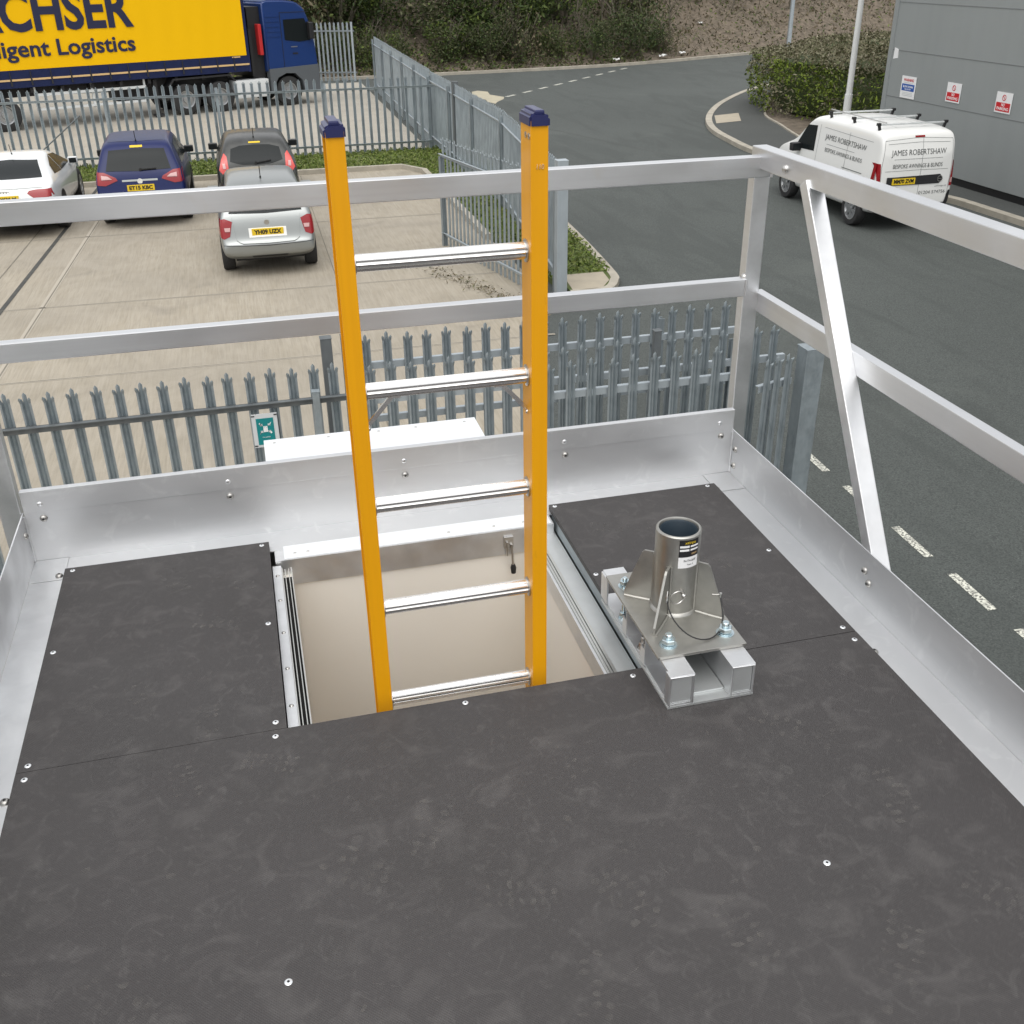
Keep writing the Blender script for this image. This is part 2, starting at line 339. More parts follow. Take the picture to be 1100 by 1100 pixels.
sheet('paving_slabs', [(13.72, 30.1), (14.71, 30.4), (14.0, 28.7), (13.05, 28.45)], G+.096, 'paver')
hb_edge = smooth_line([(14.05, 21.6), (13.9, 23.8), (14.2, 25.5), (14.7, 27.4), (15.5, 30.1), (18.2, 34.2), (22.5, 37.2), (30, 39)])
kerb('path_edging', hb_edge, .07, .13)
raised('planting_bed', hb_edge+[(30, 24), (30, 21.6)], .10, 'soil')
kerb('kerb_far_side', smooth_line([(p[0], p[1]-.1) for p in FAR], 3), .22, .11)
# road paint
pb = MB()
for y0, y1 in ((6.16, 5.66), (5.3, 4.8), (4.42, 3.85), (3.55, 2.97), (2.68, 2.1), (1.8, 1.25), (.95, .4)): strip(pb, (4.06, y1), (4.08, y0), .085, G-.004)
for i in range(9):
    a = V(8.7, 38.2); b_ = V(17.3, 47.7); d = (b_-a)
    p = a+d*(i/9.0+.01); q = a+d*(i/9.0+.065); strip(pb, p, q, .16, G-.004)
struct('road_markings', pb, 'line_paint', rec=False)
sb = MB(); strip(sb, (7.9, 30.2), (9.9, 23.6), .05, G-.005); strip(sb, (9.9, 23.6), (12.0, 18.0), .05, G-.005); struct('road_seam', sb, 'path_asphalt', rec=False)
sheet('worn_patch', [(7.66, 39.3), (7.9, 40.4), (8.2, 40.7), (8.5, 40.2), (8.35, 39.2), (8.7, 38.3), (8.54, 37.7), (8.1, 36.9), (7.9, 36.4), (7.75, 37.0), (7.84, 37.7), (7.5, 38.4)], G-.005, 'sand')
# bank beyond the road
rnd = random.Random(5)
def far_y(x):
    for (a, b), (c, d) in zip(FAR, FAR[1:]):
        if a <= x <= c: return b+(d-b)*(x-a)/(c-a)
    return FAR[-1][1] if x > 0 else FAR[0][1]
def bank_z(x, y):
    d = max(0, y-far_y(x)-.2)
    z = .15*min(d, 1.5)+.46*max(0, d-1.5)
    z = z if z < 7 else 7+(z-7)*.15
    return G+.05+z+.22*math.sin(x*.9+y*.5)*min(1, d/4)+.15*math.sin(x*2.3-y*1.1)*min(1, d/4)
bb = MB(); xs = [-60+i*1.0 for i in range(131)]; ds = [0, .4, .8, 1.3, 2, 3, 4, 5, 6.5, 8, 10, 12, 14, 17, 21, 30, 60]
vs = [V(x, far_y(x)+d, bank_z(x, far_y(x)+d)+rnd.uniform(-.06, .06)*(d > 1)) for x in xs for d in ds]
nd = len(ds); bb.add(vs, [(i*nd+j, (i+1)*nd+j, (i+1)*nd+j+1, i*nd+j+1) for i in range(len(xs)-1) for j in range(nd-1)])
struct('bank', bb, 'soil', smooth=True)

# ---------------------------------------------------------------- leaf clouds
def leaf_mesh(name, mats, pts, up_bias=.3, rng=None, per=1):
    """pts: (pos, size, material index)"""
    rng = rng or random
    vs = []; fs = []; mi = []
    for p, s, k in pts:
        a = V(rng.gauss(0, 1), rng.gauss(0, 1), rng.gauss(0, 1)+up_bias).normalized()
        b = a.orthogonal().normalized(); c = a.cross(b); t = rng.uniform(0, 6.28)
        b, c = b*math.cos(t)+c*math.sin(t), c*math.cos(t)-b*math.sin(t)
        o = len(vs); L = s*rng.uniform(.7, 1.5); w = s*rng.uniform(.3, .6)
        vs += [p-b*L*.5, p+c*w*.5+a*w*.12, p+b*L*.5, p-c*w*.5+a*w*.12]; fs.append((o, o+1, o+2, o+3)); mi.append(k)
    me = bpy.data.meshes.new(name); me.from_pydata(vs, [], fs)
    for m in mats: me.materials.append(M[m])
    me.polygons.foreach_set('material_index', mi)
    return me
def link(name, me, parent=None):
    o = bpy.data.objects.new(name, me); col.objects.link(o)
    if parent: o.parent = parent
    return o
def make_bush(seed, rx, rz, n, mats, leaf=.17, twigs=14):
    rg = random.Random(seed); t = bpy.data.objects.new('bush', None); col.objects.link(t)
    lobes = [(V(rg.uniform(-.7, .7)*rx, rg.uniform(-.5, .5)*rx, rz*rg.uniform(.25, 1.05)), rg.uniform(.3, .62)*rx, rg.randrange(3)) for _ in range(17)]
    pts = []
    for i in range(n):
        c, r, k = rg.choice(lobes)
        d = V(rg.gauss(0, 1), rg.gauss(0, 1), rg.gauss(0, 1)).normalized()
        p = c+d*r*(rg.random()**.33)*rg.uniform(.75, 1.1)
        if p.z < 0: p.z = rg.uniform(0, .4)
        pts.append((p, leaf*rg.uniform(.6, 1.4), k if rg.random() < .7 else rg.randrange(3)))
    link('crown', leaf_mesh('crown', mats, pts, .4, rg), t)
    b = MB()
    for i in range(twigs):
        a = rg.uniform(0, 6.28); r = rx*rg.uniform(.2, .95); h = rz*rg.uniform(.8, 1.45)
        p = [V(math.cos(a)*.15, math.sin(a)*.15, -.2), V(math.cos(a)*r*.45, math.sin(a)*r*.45, h*.5), V(math.cos(a)*r+rg.uniform(-.2, .2), math.sin(a)*r, h)]
        b.tube(p, [.05, .03, .012], 4)
        for q in range(3):
            k = rg.uniform(.4, .9); s0 = p[1].lerp(p[2], k); b.tube([s0, s0+V(rg.uniform(-.6, .6), rg.uniform(-.6, .6), rg.uniform(.2, .8))], [.02, .008], 3)
    b.build('trunk', 'trunk', t, rec=False)
    return t
protos = []
MIX = [['leaf_dark', 'leaf_green', 'leaf_olive'], ['leaf_dark', 'leaf_dark', 'leaf_olive'], ['leaf_olive', 'leaf_dark', 'bracken'], ['leaf_green', 'leaf_dark', 'leaf_dark']]
for i in range(6): protos.append(make_bush(20+i, 2.3+.25*(i % 3), 2.7+.35*(i % 2), 3400, MIX[i % 4], leaf=.2))
lab_bush = ['dense dark green thicket bush on the bank beyond the road', 'near-black evergreen bush on the bank beyond the road', 'thin olive brown bush on the bank beyond the road',
            'bright green bush on the bank beyond the road', 'dark mixed bush with bare twigs on the bank beyond the road', 'dark evergreen clump with bare twigs on the bank beyond the road']
used = set(); rg = random.Random(77); spots = []
x = -22
while x < 20:
    spots.append((x+rg.uniform(-.5, .5), 1.1+rg.uniform(-.2, .6), rg.uniform(.42, .62))); x += 1.9
x = -24
while x < 21:
    spots.append((x+rg.uniform(-.8, .8), 3.6+rg.uniform(-.7, .8), rg.uniform(.85, 1.15))); x += 2.5
x = -26
while x < 27:
    spots.append((x+rg.uniform(-1, 1), 8.3+rg.uniform(-.8, .8), rg.uniform(1.1, 1.5))); x += 3.0
for x, d, s in [(24.5, 6.5, .6), (29, 9, .8), (33, 8, .8), (38, 8, 1), (43, 9, 1)]: spots.append((x, d, s))
for n, (x, d, s) in enumerate(spots):
    k = rg.choice([0, 1, 2, 3, 4, 5]) if x > -2 else rg.choice([0, 1, 1, 4, 5])
    o = protos[k] if k not in used else copy_tree(protos[k]); used.add(k)
    y = far_y(x)+d+.3; o.location = (x, y, bank_z(x, y)-.1); o.scale = (s, s, s*rg.uniform(.85, 1.2)); o.rotation_euler = (0, 0, rg.uniform(0, 6.28))
    o.name = 'bush'; tag(o, lab_bush[k], 'bush', 'bushes of kind %s on the far bank' % ['green', 'black', 'olive', 'bright', 'mixed', 'clumped'][k])
for k in range(6):
    if k not in used: o = protos[k]; o.location = (0, far_y(0)+12, bank_z(0, far_y(0)+12)); tag(o, lab_bush[k], 'bush')
# saplings: bare upright stems
def sapling(seed, h):
    rg = random.Random(seed); t = bpy.data.objects.new('sapling', None); col.objects.link(t); b = MB()
    p = [V(0, 0, -.2)]
    for i in range(6): p.append(p[-1]+V(rg.uniform(-.12, .12), rg.uniform(-.12, .12), h/6))
    b.tube(p, [.055, .05, .042, .035, .027, .018, .008], 5)
    b.build('trunk', 'trunk', t, rec=False); c = MB()
    for i in range(26):
        k = rg.uniform(.25, .98)*6; j = int(k); s0 = p[j].lerp(p[min(j+1, 6)], k-j); a = rg.uniform(0, 6.28); L = rg.uniform(.5, 1.3)*(1.2-k/8)
        e = s0+V(math.cos(a)*L*.6, math.sin(a)*L*.6, L*.8); c.tube([s0, s0.lerp(e, .5)+V(0, 0, -.05), e], [.02, .014, .006], 3)
        for q in range(2): c.tube([s0.lerp(e, .6), s0.lerp(e, .6)+V(rg.uniform(-.3, .3), rg.uniform(-.3, .3), .4)], [.01, .005], 3)
    c.build('branches_or_core', 'trunk', t, rec=False)
    pts = [(p[0].lerp(p[6], rg.uniform(.3, 1))+V(rg.gauss(0, .55), rg.gauss(0, .55), rg.uniform(-.3, .6)), .1, 0) for _ in range(260)]
    link('crown', leaf_mesh('sapling_leaves', ['leaf_green'], pts, .3, rg), t)
    return t
sp = [sapling(3, 4.6), sapling(4, 3.8), sapling(9, 5.2)]; su = set()
for n, (x, d) in enumerate([(12.4, 2.4), (15.8, 2.2), (18.0, 2.6), (19.4, 2.5), (21.3, 2.6), (7.9, 3.6), (17.4, 3.9), (27, 5.4), (31, 4.6)]):
    k = n % 3; o = sp[k] if k not in su else copy_tree(sp[k]); su.add(k); y = far_y(x)+d
    o.location = (x, y, bank_z(x, y)); o.rotation_euler = (R(rg.uniform(-6, 6)), R(rg.uniform(-9, 9)), rg.uniform(0, 6)); o.name = 'sapling'
    tag(o, ['tall thin', 'short thin', 'tallest crooked'][k]+' bare sapling with few leaves at the foot of the bank', 'tree', ['tall', 'short', 'crooked'][k]+' bare saplings at the foot of the bank')
rg = random.Random(8); pts = []
for i in range(42000):
    x = rg.uniform(-26, 50)
    d = rg.random()**.8*15
    if x < 19 and rg.random() < .45: d = rg.random()*3
    y = far_y(x)+.25+d; z = bank_z(x, y)
    pts.append((V(x, y, z+rg.random()**2*(.75 if x < 20 else .4)*min(1, d/1.2+.15)), rg.uniform(.10, .24), 0 if (rg.random() < (.8 if x > 20 else .15)) else (1 if rg.random() < .55 else 2)))
tag(link('undergrowth', leaf_mesh('undergrowth', ['bracken', 'leaf_olive', 'leaf_green'], pts, .8, rg)), 'brown bracken and low brambles covering the bank', 'undergrowth', kind='stuff')
# dead sticks over the open bank
tb = MB()
for i in range(700):
    x = rg.uniform(-4, 45); d = rg.uniform(.4, 11); y = far_y(x)+d; z = bank_z(x, y); a = rg.uniform(0, 6.28); L = rg.uniform(.3, 1.3)
    tb.tube([V(x, y, z), V(x+math.cos(a)*L*.6, y+math.sin(a)*L*.4, z+rg.uniform(.1, .9)*L)], [.018, .006], 3, cap=False)
tag(tb.build('dead_twigs', 'trunk', rec=False), 'dead twigs and dry stems strewn over the bank', 'twigs', kind='stuff')
# litter on the verge
for n, (x, y, w, l, d) in enumerate([(19.9, 50.1, .5, .2, 'long torn white sheet lying'), (21.2, 50.8, .28, .3, 'crumpled white bag lying'), (17.0, 49.0, .3, .15, 'small flat white scrap lying'), (24.0, 55.2, .25, .2, 'pale scrap lying high')]):
    b = MB(); q = 5; vs = [V(i*w/q-w/2, j*l/q-l/2, .05+rg.uniform(0, .12)) for i in range(q+1) for j in range(q+1)]
    b.add(vs, [(i*(q+1)+j, (i+1)*(q+1)+j, (i+1)*(q+1)+j+1, i*(q+1)+j+1) for i in range(q) for j in range(q)])
    o = b.build('litter', 'litter'); o.location = (x, y, bank_z(x, y)+.05); tag(o, d+' on the brown bank beyond the kerb', 'litter', 'litter on the bank')
# island hedge
HC, HRX, HRY, HH = V(21.4, 28.5), 6.2, 6.7, 1.85
def hedge_pt(a, v, jitter=0):
    """a: angle, v: 0 foot .. 1 crown centre"""
    r = .97+.03*math.sin(v*9) if v < .38 else math.cos((v-.38)/.62*math.pi/2)**.75
    z = HH*min(1, math.sin(min(v/.6, 1)*math.pi/2)**.85)
    bulge = 1+.04*math.sin(a*5+1)+.03*math.sin(a*11)
    ca, sa = math.cos(a), math.sin(a)
    e = (abs(ca)**2.2+abs(sa)**2.2)**(-1/2.2)
    r *= e*.97*bulge
    return V(HC.x+HRX*r*ca, HC.y+HRY*r*sa, G+.1+z*(1+.07*math.sin(a*3+v*6))+jitter)
hedge = thing('hedge', 'big clipped rounded hedge on the island beside the grey warehouse', 'hedge', (HC.x, HC.y, G))
hp = []
for i in range(52000):
    a = rg.uniform(0, 6.283); v = rg.random(); p = hedge_pt(a, v)
    c = V(HC.x, HC.y, G+.7); p = c+(p-c)*(1-rg.random()**2*.10+rg.uniform(0, .03))
    clump = math.sin(p.x*2.1+1.3)*math.sin(p.y*1.9)*math.sin(p.z*3+p.x)
    green = (clump > -.12 and p.z < G+1.75 and rg.random() < .85)
    hp.append((p-V(HC.x, HC.y, G), rg.uniform(.06, .15), 0 if green else 1))
link('foliage', leaf_mesh('foliage', ['hedge_green', 'hedge_brown'], hp, .4, rg), hedge)
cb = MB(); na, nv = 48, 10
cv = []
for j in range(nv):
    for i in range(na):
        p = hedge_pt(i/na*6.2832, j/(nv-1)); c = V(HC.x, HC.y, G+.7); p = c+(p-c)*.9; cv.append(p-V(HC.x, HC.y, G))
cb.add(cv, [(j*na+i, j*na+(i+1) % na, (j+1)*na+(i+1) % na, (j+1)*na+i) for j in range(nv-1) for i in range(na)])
cb.build('branches_or_core', 'leaf_dark', hedge)  # solid dark core hidden under the leaves to stop see-through, no real twigs
# grass tufts on the verges
gp = []
def inpoly(x, y, P):
    c = False; j = len(P)-1
    for i in range(len(P)):
        if (P[i][1] > y) != (P[j][1] > y) and x < (P[j][0]-P[i][0])*(y-P[i][1])/(P[j][1]-P[i][1])+P[i][0]: c = not c
        j = i
    return c
VP1 = [(-8, 24.5), (2.6, 24.5), (3.07, 23.6), (3.02, 16.4), (3.3, 12.95), (3.8, 14), (3.95, 26.9), (-8, 26.9)]
VP2 = vk+[(4.2, 36), (3.98, 26), (3.85, 19), (3.38, 13.3)]
while len(gp) < 26000:
    x, y = rg.uniform(-8, 5), (rg.uniform(12.4, 36))
    if not (inpoly(x, y, VP1) or (y > 13.3 and inpoly(x, y, VP2))): continue
    if rg.random() > .9-.5*(abs(math.sin(x*3)*math.cos(y*2.7)) > .8): continue
    gp.append((V(x, y, G+.09+rg.uniform(0, .05)), rg.uniform(.04, .10), 0))
tag(link('grass_tufts', leaf_mesh('grass_tufts', ['grass_blade'], gp, .1, rg)), 'rough green grass growing on the verges by the fences', 'grass', kind='stuff')
wb = []
for i in range(420):
    t = rg.random(); x = 1.6+t*1.2+rg.gauss(0, .12); y = 15.0-t*3.0+rg.gauss(0, .2); wb.append((V(x-.1, y-.3, G+.015+rg.random()*.03), rg.uniform(.03, .08), 0))
tag(link('dead_leaves', leaf_mesh('dead_leaves', ['bracken'], wb, 2, rg)), 'dead leaves gathered along the foot of the open gate', 'leaves', kind='stuff')

# ================================================================ WAREHOUSE
wh = thing('warehouse', 'large grey panelled warehouse wall rising behind the white van', 'building', (14.05, 21.15, G))
b = MB(); WT = 8.2
b.box(0, 26, -30, 0, .25, WT, .0); b.build('wall', 'cladding', wh)
b = MB(); b.box(.03, 26, -30, -.04, 0, .25); b.build('plinth', 'black', wh)
b = MB()
z = 1.65
while z < WT: b.box(-.006, .02, -30, -.14, z-.008, z+.008); z += 1.02
b.build('panel_joints', 'groove', wh)
b = MB(); b.box(-.022, .12, -.14, .022, .2, WT+.03); b.build('corner_trim', 'cladding', wh)
b = MB(); b.box(-.05, 26.05, -30.05, .05, WT, WT+.25); b.build('roof', 'cladding', wh)
def wall_sign(name, label, yc, zc, w, h, parts):
    t = thing(name, label, 'sign', (14.04, yc, zc), 0)
    b = MB(); b.box(-.006, 0, -w/2, w/2, -h/2, h/2); b.build('board', 'white', t)
    for (y0, y1, z0, z1, m) in parts:
        b = MB(); b.box(-.009, -.0065, y0, y1, z0, z1); b.build('panel', m, t)
    return t
def wm(y, z): return frame((-.0098, y, z), (0, -1, 0), (0, 0, 1))
for yc, zc, lab in ((18.42, -1.18, 'white and red no parking sign on the grey wall next to the blue notice'), (16.72, -1.2, 'white and red no parking sign on the grey wall farther from the blue notice')):
    t = wall_sign('no_parking_sign', lab, yc, zc, .50, .40, [(-.22, .22, -.17, 0.0, 'sign_red')])
    t['group'] = 'no parking signs'
    text('lettering', 'NO', .12, 'white', t, wm(0, -.045), height=.06, width=.10, bold=.002)
    text('lettering', 'PARKING', .12, 'white', t, wm(0, -.12), height=.06, width=.36, bold=.002)
    b = MB(); b.lathe([(.045, -.0085), (.06, -.0085), (.06, -.010), (.045, -.010)], 20, 0, (0, 0, .095), closed=True); b.bar((-.0095, .04, .135), (-.0095, -.04, .055), .012, .002, (1, 0, 0)); b.build('symbol', 'sign_red', t)
t = wall_sign('notice_sign', 'white notice sign with a blue band on the grey wall near its far corner', 20.15, -1.24, .58, .48, [(-.25, .25, -.08, .07, 'sign_blue')])
text('lettering', 'WARNING', .1, 'sign_red', t, wm(0, .155), width=.4, bold=.001)
text('lettering', 'SLOW DOWN', .1, 'white', t, wm(0, .01), width=.4, bold=.002)
text('lettering', 'NO ENTRY', .1, 'white', t, wm(0, -.045), width=.25)
b = MB(); [b.box(-.009, -.0065, -.2, .2, z-.006, z+.006) for z in (.10, -.12, -.15, -.18)]; b.build('small_print', 'sign_grey', t)
for yc, zc, lab in ((20.85, -.55, 'torn white paper scrap stuck near the corner of the grey wall'),):
    b = MB(); b.prism([(-.09, -.1), (.1, -.12), (.08, .12), (-.07, .09)], -.004, -.001, mtx=frame((0, 0, 0), (0, -1, 0), (-1, 0, 0)) @ Matrix.Identity(4))
    b = MB(); b.add([V(0, -.09, -.1), V(0, .1, -.13), V(0, .08, .12), V(0, -.07, .09), V(-.006, -.09, -.1), V(-.006, .1, -.13), V(-.006, .08, .12), V(-.006, -.07, .09)], [(0, 1, 2, 3), (7, 6, 5, 4), (0, 4, 5, 1), (1, 5, 6, 2), (2, 6, 7, 3), (3, 7, 4, 0)])
    o = b.build('paper_scrap', 'white'); o.location = (14.047, yc, zc); tag(o, lab, 'paper')
# lamp columns
lp = thing('lamp_column', 'white tapered lamp column standing in front of the clipped hedge', 'lamp post', (14.98, 24.25, G+.1))
b = MB(); b.tube([(0, 0, 0), (.0, 0, 1.2)], [.11, .105], 20); b.build('base', 'white_metal', lp, smooth=True)
b = MB(); b.tube([(0, 0, 1.2), (.0, 0, 9)], [.085, .05], 20); b.build('pole', 'white_metal', lp, smooth=True)
b = MB(); b.box(-.5, .1, -.12, .12, 8.95, 9.1, .03); b.build('lamp_head', 'white_metal', lp)
lp = thing('lamp_column', 'grey lamp column at the far kerb by the brown bank', 'lamp post', (28.6, 53.6, G+.1))
b = MB(); b.tube([(0, 0, 0), (0, 0, 9)], [.13, .07], 14); b.build('pole', 'galv_light', lp, smooth=True)
b = MB(); b.box(-.1, .6, -.12, .12, 8.95, 9.1, .03); b.build('lamp_head', 'galv_light', lp)

# ================================================================ PALISADE FENCES
PROF = [(-.038, .004), (-.024, .0), (-.015, .020), (0, .006), (.015, .020), (.024, .0), (.038, .004)]
def pale_geo(b, h, M4=None, tip=True):
    t = .003; hs = h-.082
    def ring(z, s=1, dy=0): return [V(x*s, y+dy, z) for x, y in PROF]
    a0, a1 = ring(0), ring(hs)
    n = len(PROF)
    vs = a0+a1+[v+V(0, t, 0) for v in a0]+[v+V(0, t, 0) for v in a1]
    fs = []
    for i in range(n-1):
        fs += [(i, i+1, n+i+1, n+i), (2*n+i, 3*n+i, 3*n+i+1, 2*n+i+1)]
    fs += [(0, n, 3*n, 2*n), (n-1, 3*n-1, 4*n-1, 2*n-1)]
    # three splayed prongs
    def prong(L, Rr, tipx, tipy, tz, mid):
        o = len(vs); l, r = V(*L, hs), V(*Rr, hs); m_ = V(mid[0], mid[1], hs); e = V(tipx, tipy, tz)
        q_ = .62 if tipx else .72; dx_ = V((tipx-(L[0]+Rr[0])/2)*.5, (tipy-.01)*.5, 0); ez = V(0, 0, (tz-hs)*q_); k = l+ez+dx_; k2 = r+ez+dx_; km = m_+ez+dx_
        vs.extend([l, m_, r, k, km, k2, e, l+V(0, t, 0), r+V(0, t, 0), e+V(0, t, 0), k+V(0, t, 0), k2+V(0, t, 0)])
        fs.extend([(o, o+1, o+4, o+3), (o+1, o+2, o+5, o+4), (o+3, o+4, o+6), (o+4, o+5, o+6), (o+7, o+10, o+11, o+8), (o+10, o+9, o+11), (o, o+3, o+10, o+7), (o+3, o+6, o+9, o+10), (o+2, o+8, o+11, o+5), (o+5, o+11, o+9, o+6)])
    prong(PROF[0], PROF[2], -.037, -.012, h-.032, PROF[1])
    prong(PROF[2], PROF[4], 0, .010, h, PROF[3])
    prong(PROF[4], PROF[6], .037, -.012, h-.032, PROF[5])
    b.add([(M4 @ v) if M4 else v for v in vs], fs)
_pale = {}
def pale_mesh(h, m):
    if (h, m) not in _pale:
        b = MB(); pale_geo(b, h); o = b.build('pale', m, rec=False); _pale[(h, m)] = o.data; bpy.data.objects.remove(o)
    return _pale[(h, m)]
def fence(name, label, cat, p0, p1, h, sp, m='galv', rails=(.28, 1.72), side=-1, posts=(), single=True, phase=0, railm=None, skip=(), group=None, posth=None, post_off=.07, face=0):
    """p0,p1 ground points; side -1: rails on the local -y side"""
    a, c = V(*p0, 0), V(*p1, 0); L = (c-a).length; ang = math.atan2(c.y-a.y, c.x-a.x)
    t = thing(name, label, cat, (a.x, a.y, G), ang, group)
    rg = random.Random(int(L*100)); x = phase+sp/2; i = 0
    pts = []
    while x < L-.03:
        if not any(s0 <= x <= s1 for s0, s1 in skip): pts.append(x)
        x += sp
    if single:
        for x in pts:
            o = link('pale', pale_mesh(h, m), t); o.location = (x+rg.uniform(-.004, .004), 0, rg.uniform(-.01, .008)); o.rotation_euler = (R(rg.uniform(-.3, .3)), R(rg.uniform(-.18, .18)), face)
    else:
        edges = sorted([0]+[q for q in posts if 0 < q < L]+[L])
        for e0, e1 in zip(edges, edges[1:]):
            b = MB()
            for x in pts:
                if e0 <= x < e1: pale_geo(b, h, Matrix.Translation((x, 0, rg.uniform(-.01, .01))) @ Matrix.Rotation(face, 4, 'Z'))
            if b.v: b.build('pale_panel', m, t, rec=False)
    for z in rails:
        b = MB(); y = side*.026
        b.box(0, L, y-.004, y+.004, z-.028, z+.028); b.box(0, L, y, y+side*.042, z+.022, z+.028); b.build('rail', railm or m, t)
    for q in posts:
        b = MB(); hh = posth or h-.12; y = side*post_off
        b.box(q-.04, q+.04, y-.032, y-.026, 0, hh); b.box(q-.04, q+.04, y+.026, y+.032, 0, hh); b.box(q-.004, q+.004, y-.026, y+.026, 0, hh)
        b.build('post', m, t)
    return t
# nearest row (left part): rails on the camera side
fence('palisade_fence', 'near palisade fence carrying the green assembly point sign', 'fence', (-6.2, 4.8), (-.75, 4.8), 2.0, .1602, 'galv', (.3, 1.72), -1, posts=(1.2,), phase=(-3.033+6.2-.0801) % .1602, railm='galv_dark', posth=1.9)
fence('palisade_fence', 'near palisade fence running behind the white hatch cover up to the road', 'fence', (-.74, 4.76), (2.93, 4.76), 1.97, .157, 'galv', (.3, 1.66), 1, posts=(3.2,), railm='galv_light')
fence('sliding_gate', 'sliding palisade gate overlapping the fence row nearest the platform', 'gate', (.60, 4.40), (2.42, 4.40), 1.97, .176, 'galv', (.3, 1.68), 1, posts=(), railm='galv_light')
fence('palisade_fence', 'palisade fence row standing farthest back beside the road corner', 'fence', (-.72, 5.42), (2.95, 5.42), 2.0, .1715, 'galv', (.28, 1.22, 1.71), 1, posts=(2.75,), railm='galv_light', phase=.02)
fence('sliding_gate', 'short palisade gate section by the square road post', 'gate', (2.47, 4.30), (2.83, 4.42), 1.85, .12, 'galv', (.3, 1.58), 1, railm='galv_light')
def gate_post(label, x, y, w, h, m='galv_light', name='gate_post', parent=None):
    t = thing(name, label, 'post', (x, y, G))
    b = MB(); b.box(-w/2, w/2, -w/2, w/2, 0, h, .006); b.build('shaft', m, t)
    b = MB(); b.box(-w/2-.004, w/2+.004, -w/2-.004, w/2+.004, h+.001, h+.009, .002); b.build('cap', m, t); return t
gate_post('thick square galvanised gate post at the road corner of the near fence', 2.96, 4.42, .165, 1.87, 'galv')
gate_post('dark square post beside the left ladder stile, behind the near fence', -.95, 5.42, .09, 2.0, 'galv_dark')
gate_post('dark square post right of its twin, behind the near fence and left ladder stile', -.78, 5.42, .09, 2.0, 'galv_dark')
gate_post('slim open-topped square post in front of the near fence by the sign', -1.11, 4.70, .055, 1.82, 'galv')
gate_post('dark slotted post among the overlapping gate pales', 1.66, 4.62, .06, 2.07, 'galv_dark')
# fence behind the parked cars
fence('palisade_fence', 'long palisade fence behind the parked cars, in front of the lorry', 'fence', (-14, 26.55), (3.85, 26.5), 2.0, .2, 'galv_mid', (.32, 1.72), -1, post_off=-.05, posts=(1.2, 3.95, 6.7, 9.45, 12.2, 14.95, 17.5), single=False, railm='galv')
# fence along the road (built in two runs)
fence('palisade_fence', 'palisade fence along the road, run nearest the yellow ladder', 'fence', (3.25, 12.6), (3.9, 19.0), 2.02, .155, 'galv_mid', (.3, 1.74), 1, posts=(.1, 3.0, 6.2), single=False, railm='galv_light')
fence('palisade_fence', 'palisade fence along the road, longest run towards the far bank', 'fence', (3.9, 19.0), (3.95, 27.6), 2.02, .155, 'galv_mid', (.3, 1.74), 1, posts=(2.8, 5.6, 8.4), single=False, railm='galv_light')
fence('palisade_fence', 'palisade fence along the road, farthest run beside the lorry yard', 'fence', (3.95, 27.6), (4.3, 41.8), 2.05, .155, 'galv_mid', (.3, 1.74), 1, posts=(2.8, 5.6, 8.4, 11.2, 14.1), single=False, railm='galv_light')
gate_post('thick square galvanised post behind the right ladder stile at the road verge', 3.22, 12.5, .17, 2.06, 'galv_light')
gate_post('dark square post in the road fence behind the parked cars row', 3.93, 24.0, .14, 2.05, 'galv_dark')
fence('gate_leaf', 'open palisade gate leaf between the ladder stiles', 'gate', (2.09, 16.26), (2.87, 12.6), 1.93, .165, 'galv_mid', (.22, 1.62), -1, posts=(.05,), single=True, railm='galv_light', posth=1.6, post_off=.03)
fence('palisade_fence', 'short far palisade fence section in front of the lorry cab', 'fence', (1.0, 47.3), (4.05, 46.2), 2.35, .19, 'galv_light', (.35, 2.0), -1, posts=(3.15,), single=False, railm='galv_light', posth=2.35)
# leaning rod against the fence behind the cars
o = MB().tube([(-6.45, 26.1, G+.42), (-5.17, 26.38, G+1.38)], .018, 6).build('leaning_rod', 'galv_dark'); tag(o, 'thin dark rod leaning against the fence behind the white car', 'rod')
# green assembly sign on near fence
sg = thing('assembly_sign', 'small green fire assembly point sign on the near fence', 'sign', (-1.52, 4.722, -1.615))
b = MB(); b.box(-.098, .098, -.004, 0, -.14, .14, .001); b.build('board', 'sign_grey', sg)
b = MB(); b.box(-.066, .066, -.006, -.0045, -.118, .102); b.build('panel', 'sign_teal', sg)
b = MB()
for s in (-1, 1):
    for q in (-1, 1):
        c = V(s*.043, 0, .02+q*.045); e = V(s*.02, 0, .02+q*.02)
        b.prism([(c.x-.005, c.z-.005), (c.x+.005, c.z+.005), (e.x*1.25+s*.012, e.z+q*.004), (e.x*1.1, e.z)], -.0085, -.0065)
        b.prism([(e.x, e.z), (e.x+s*.020, e.z+q*.001), (e.x+s*.002, (e.z+q*.020))], -.0085, -.0065)
for x in (-.011, 0, .011):
    b.lathe([(.0001, -.0085), (.005, -.0085), (.005, -.0065), (.0001, -.0065)], 10, 1, (x, 0, .032), closed=True)
    b.box(x-.005, x+.005, -.0085, -.0065, -.012, .026)
b.build('symbol', 'white', sg)
text('lettering', 'Fire assembly', .02, 'white', sg, frame((0, -.0075, -.055), (1, 0, 0), (0, 0, 1)), width=.06)
text('lettering', 'point', .02, 'white', sg, frame((0, -.0075, -.085), (1, 0, 0), (0, 0, 1)), width=.03)
for x in (-.085, .085):
    for z in (-.125, .125): b = MB(); b.box(x-.012, x+.012, -.008, -.0042, z-.004, z+.004); b.build('cable_tie', 'black', sg)
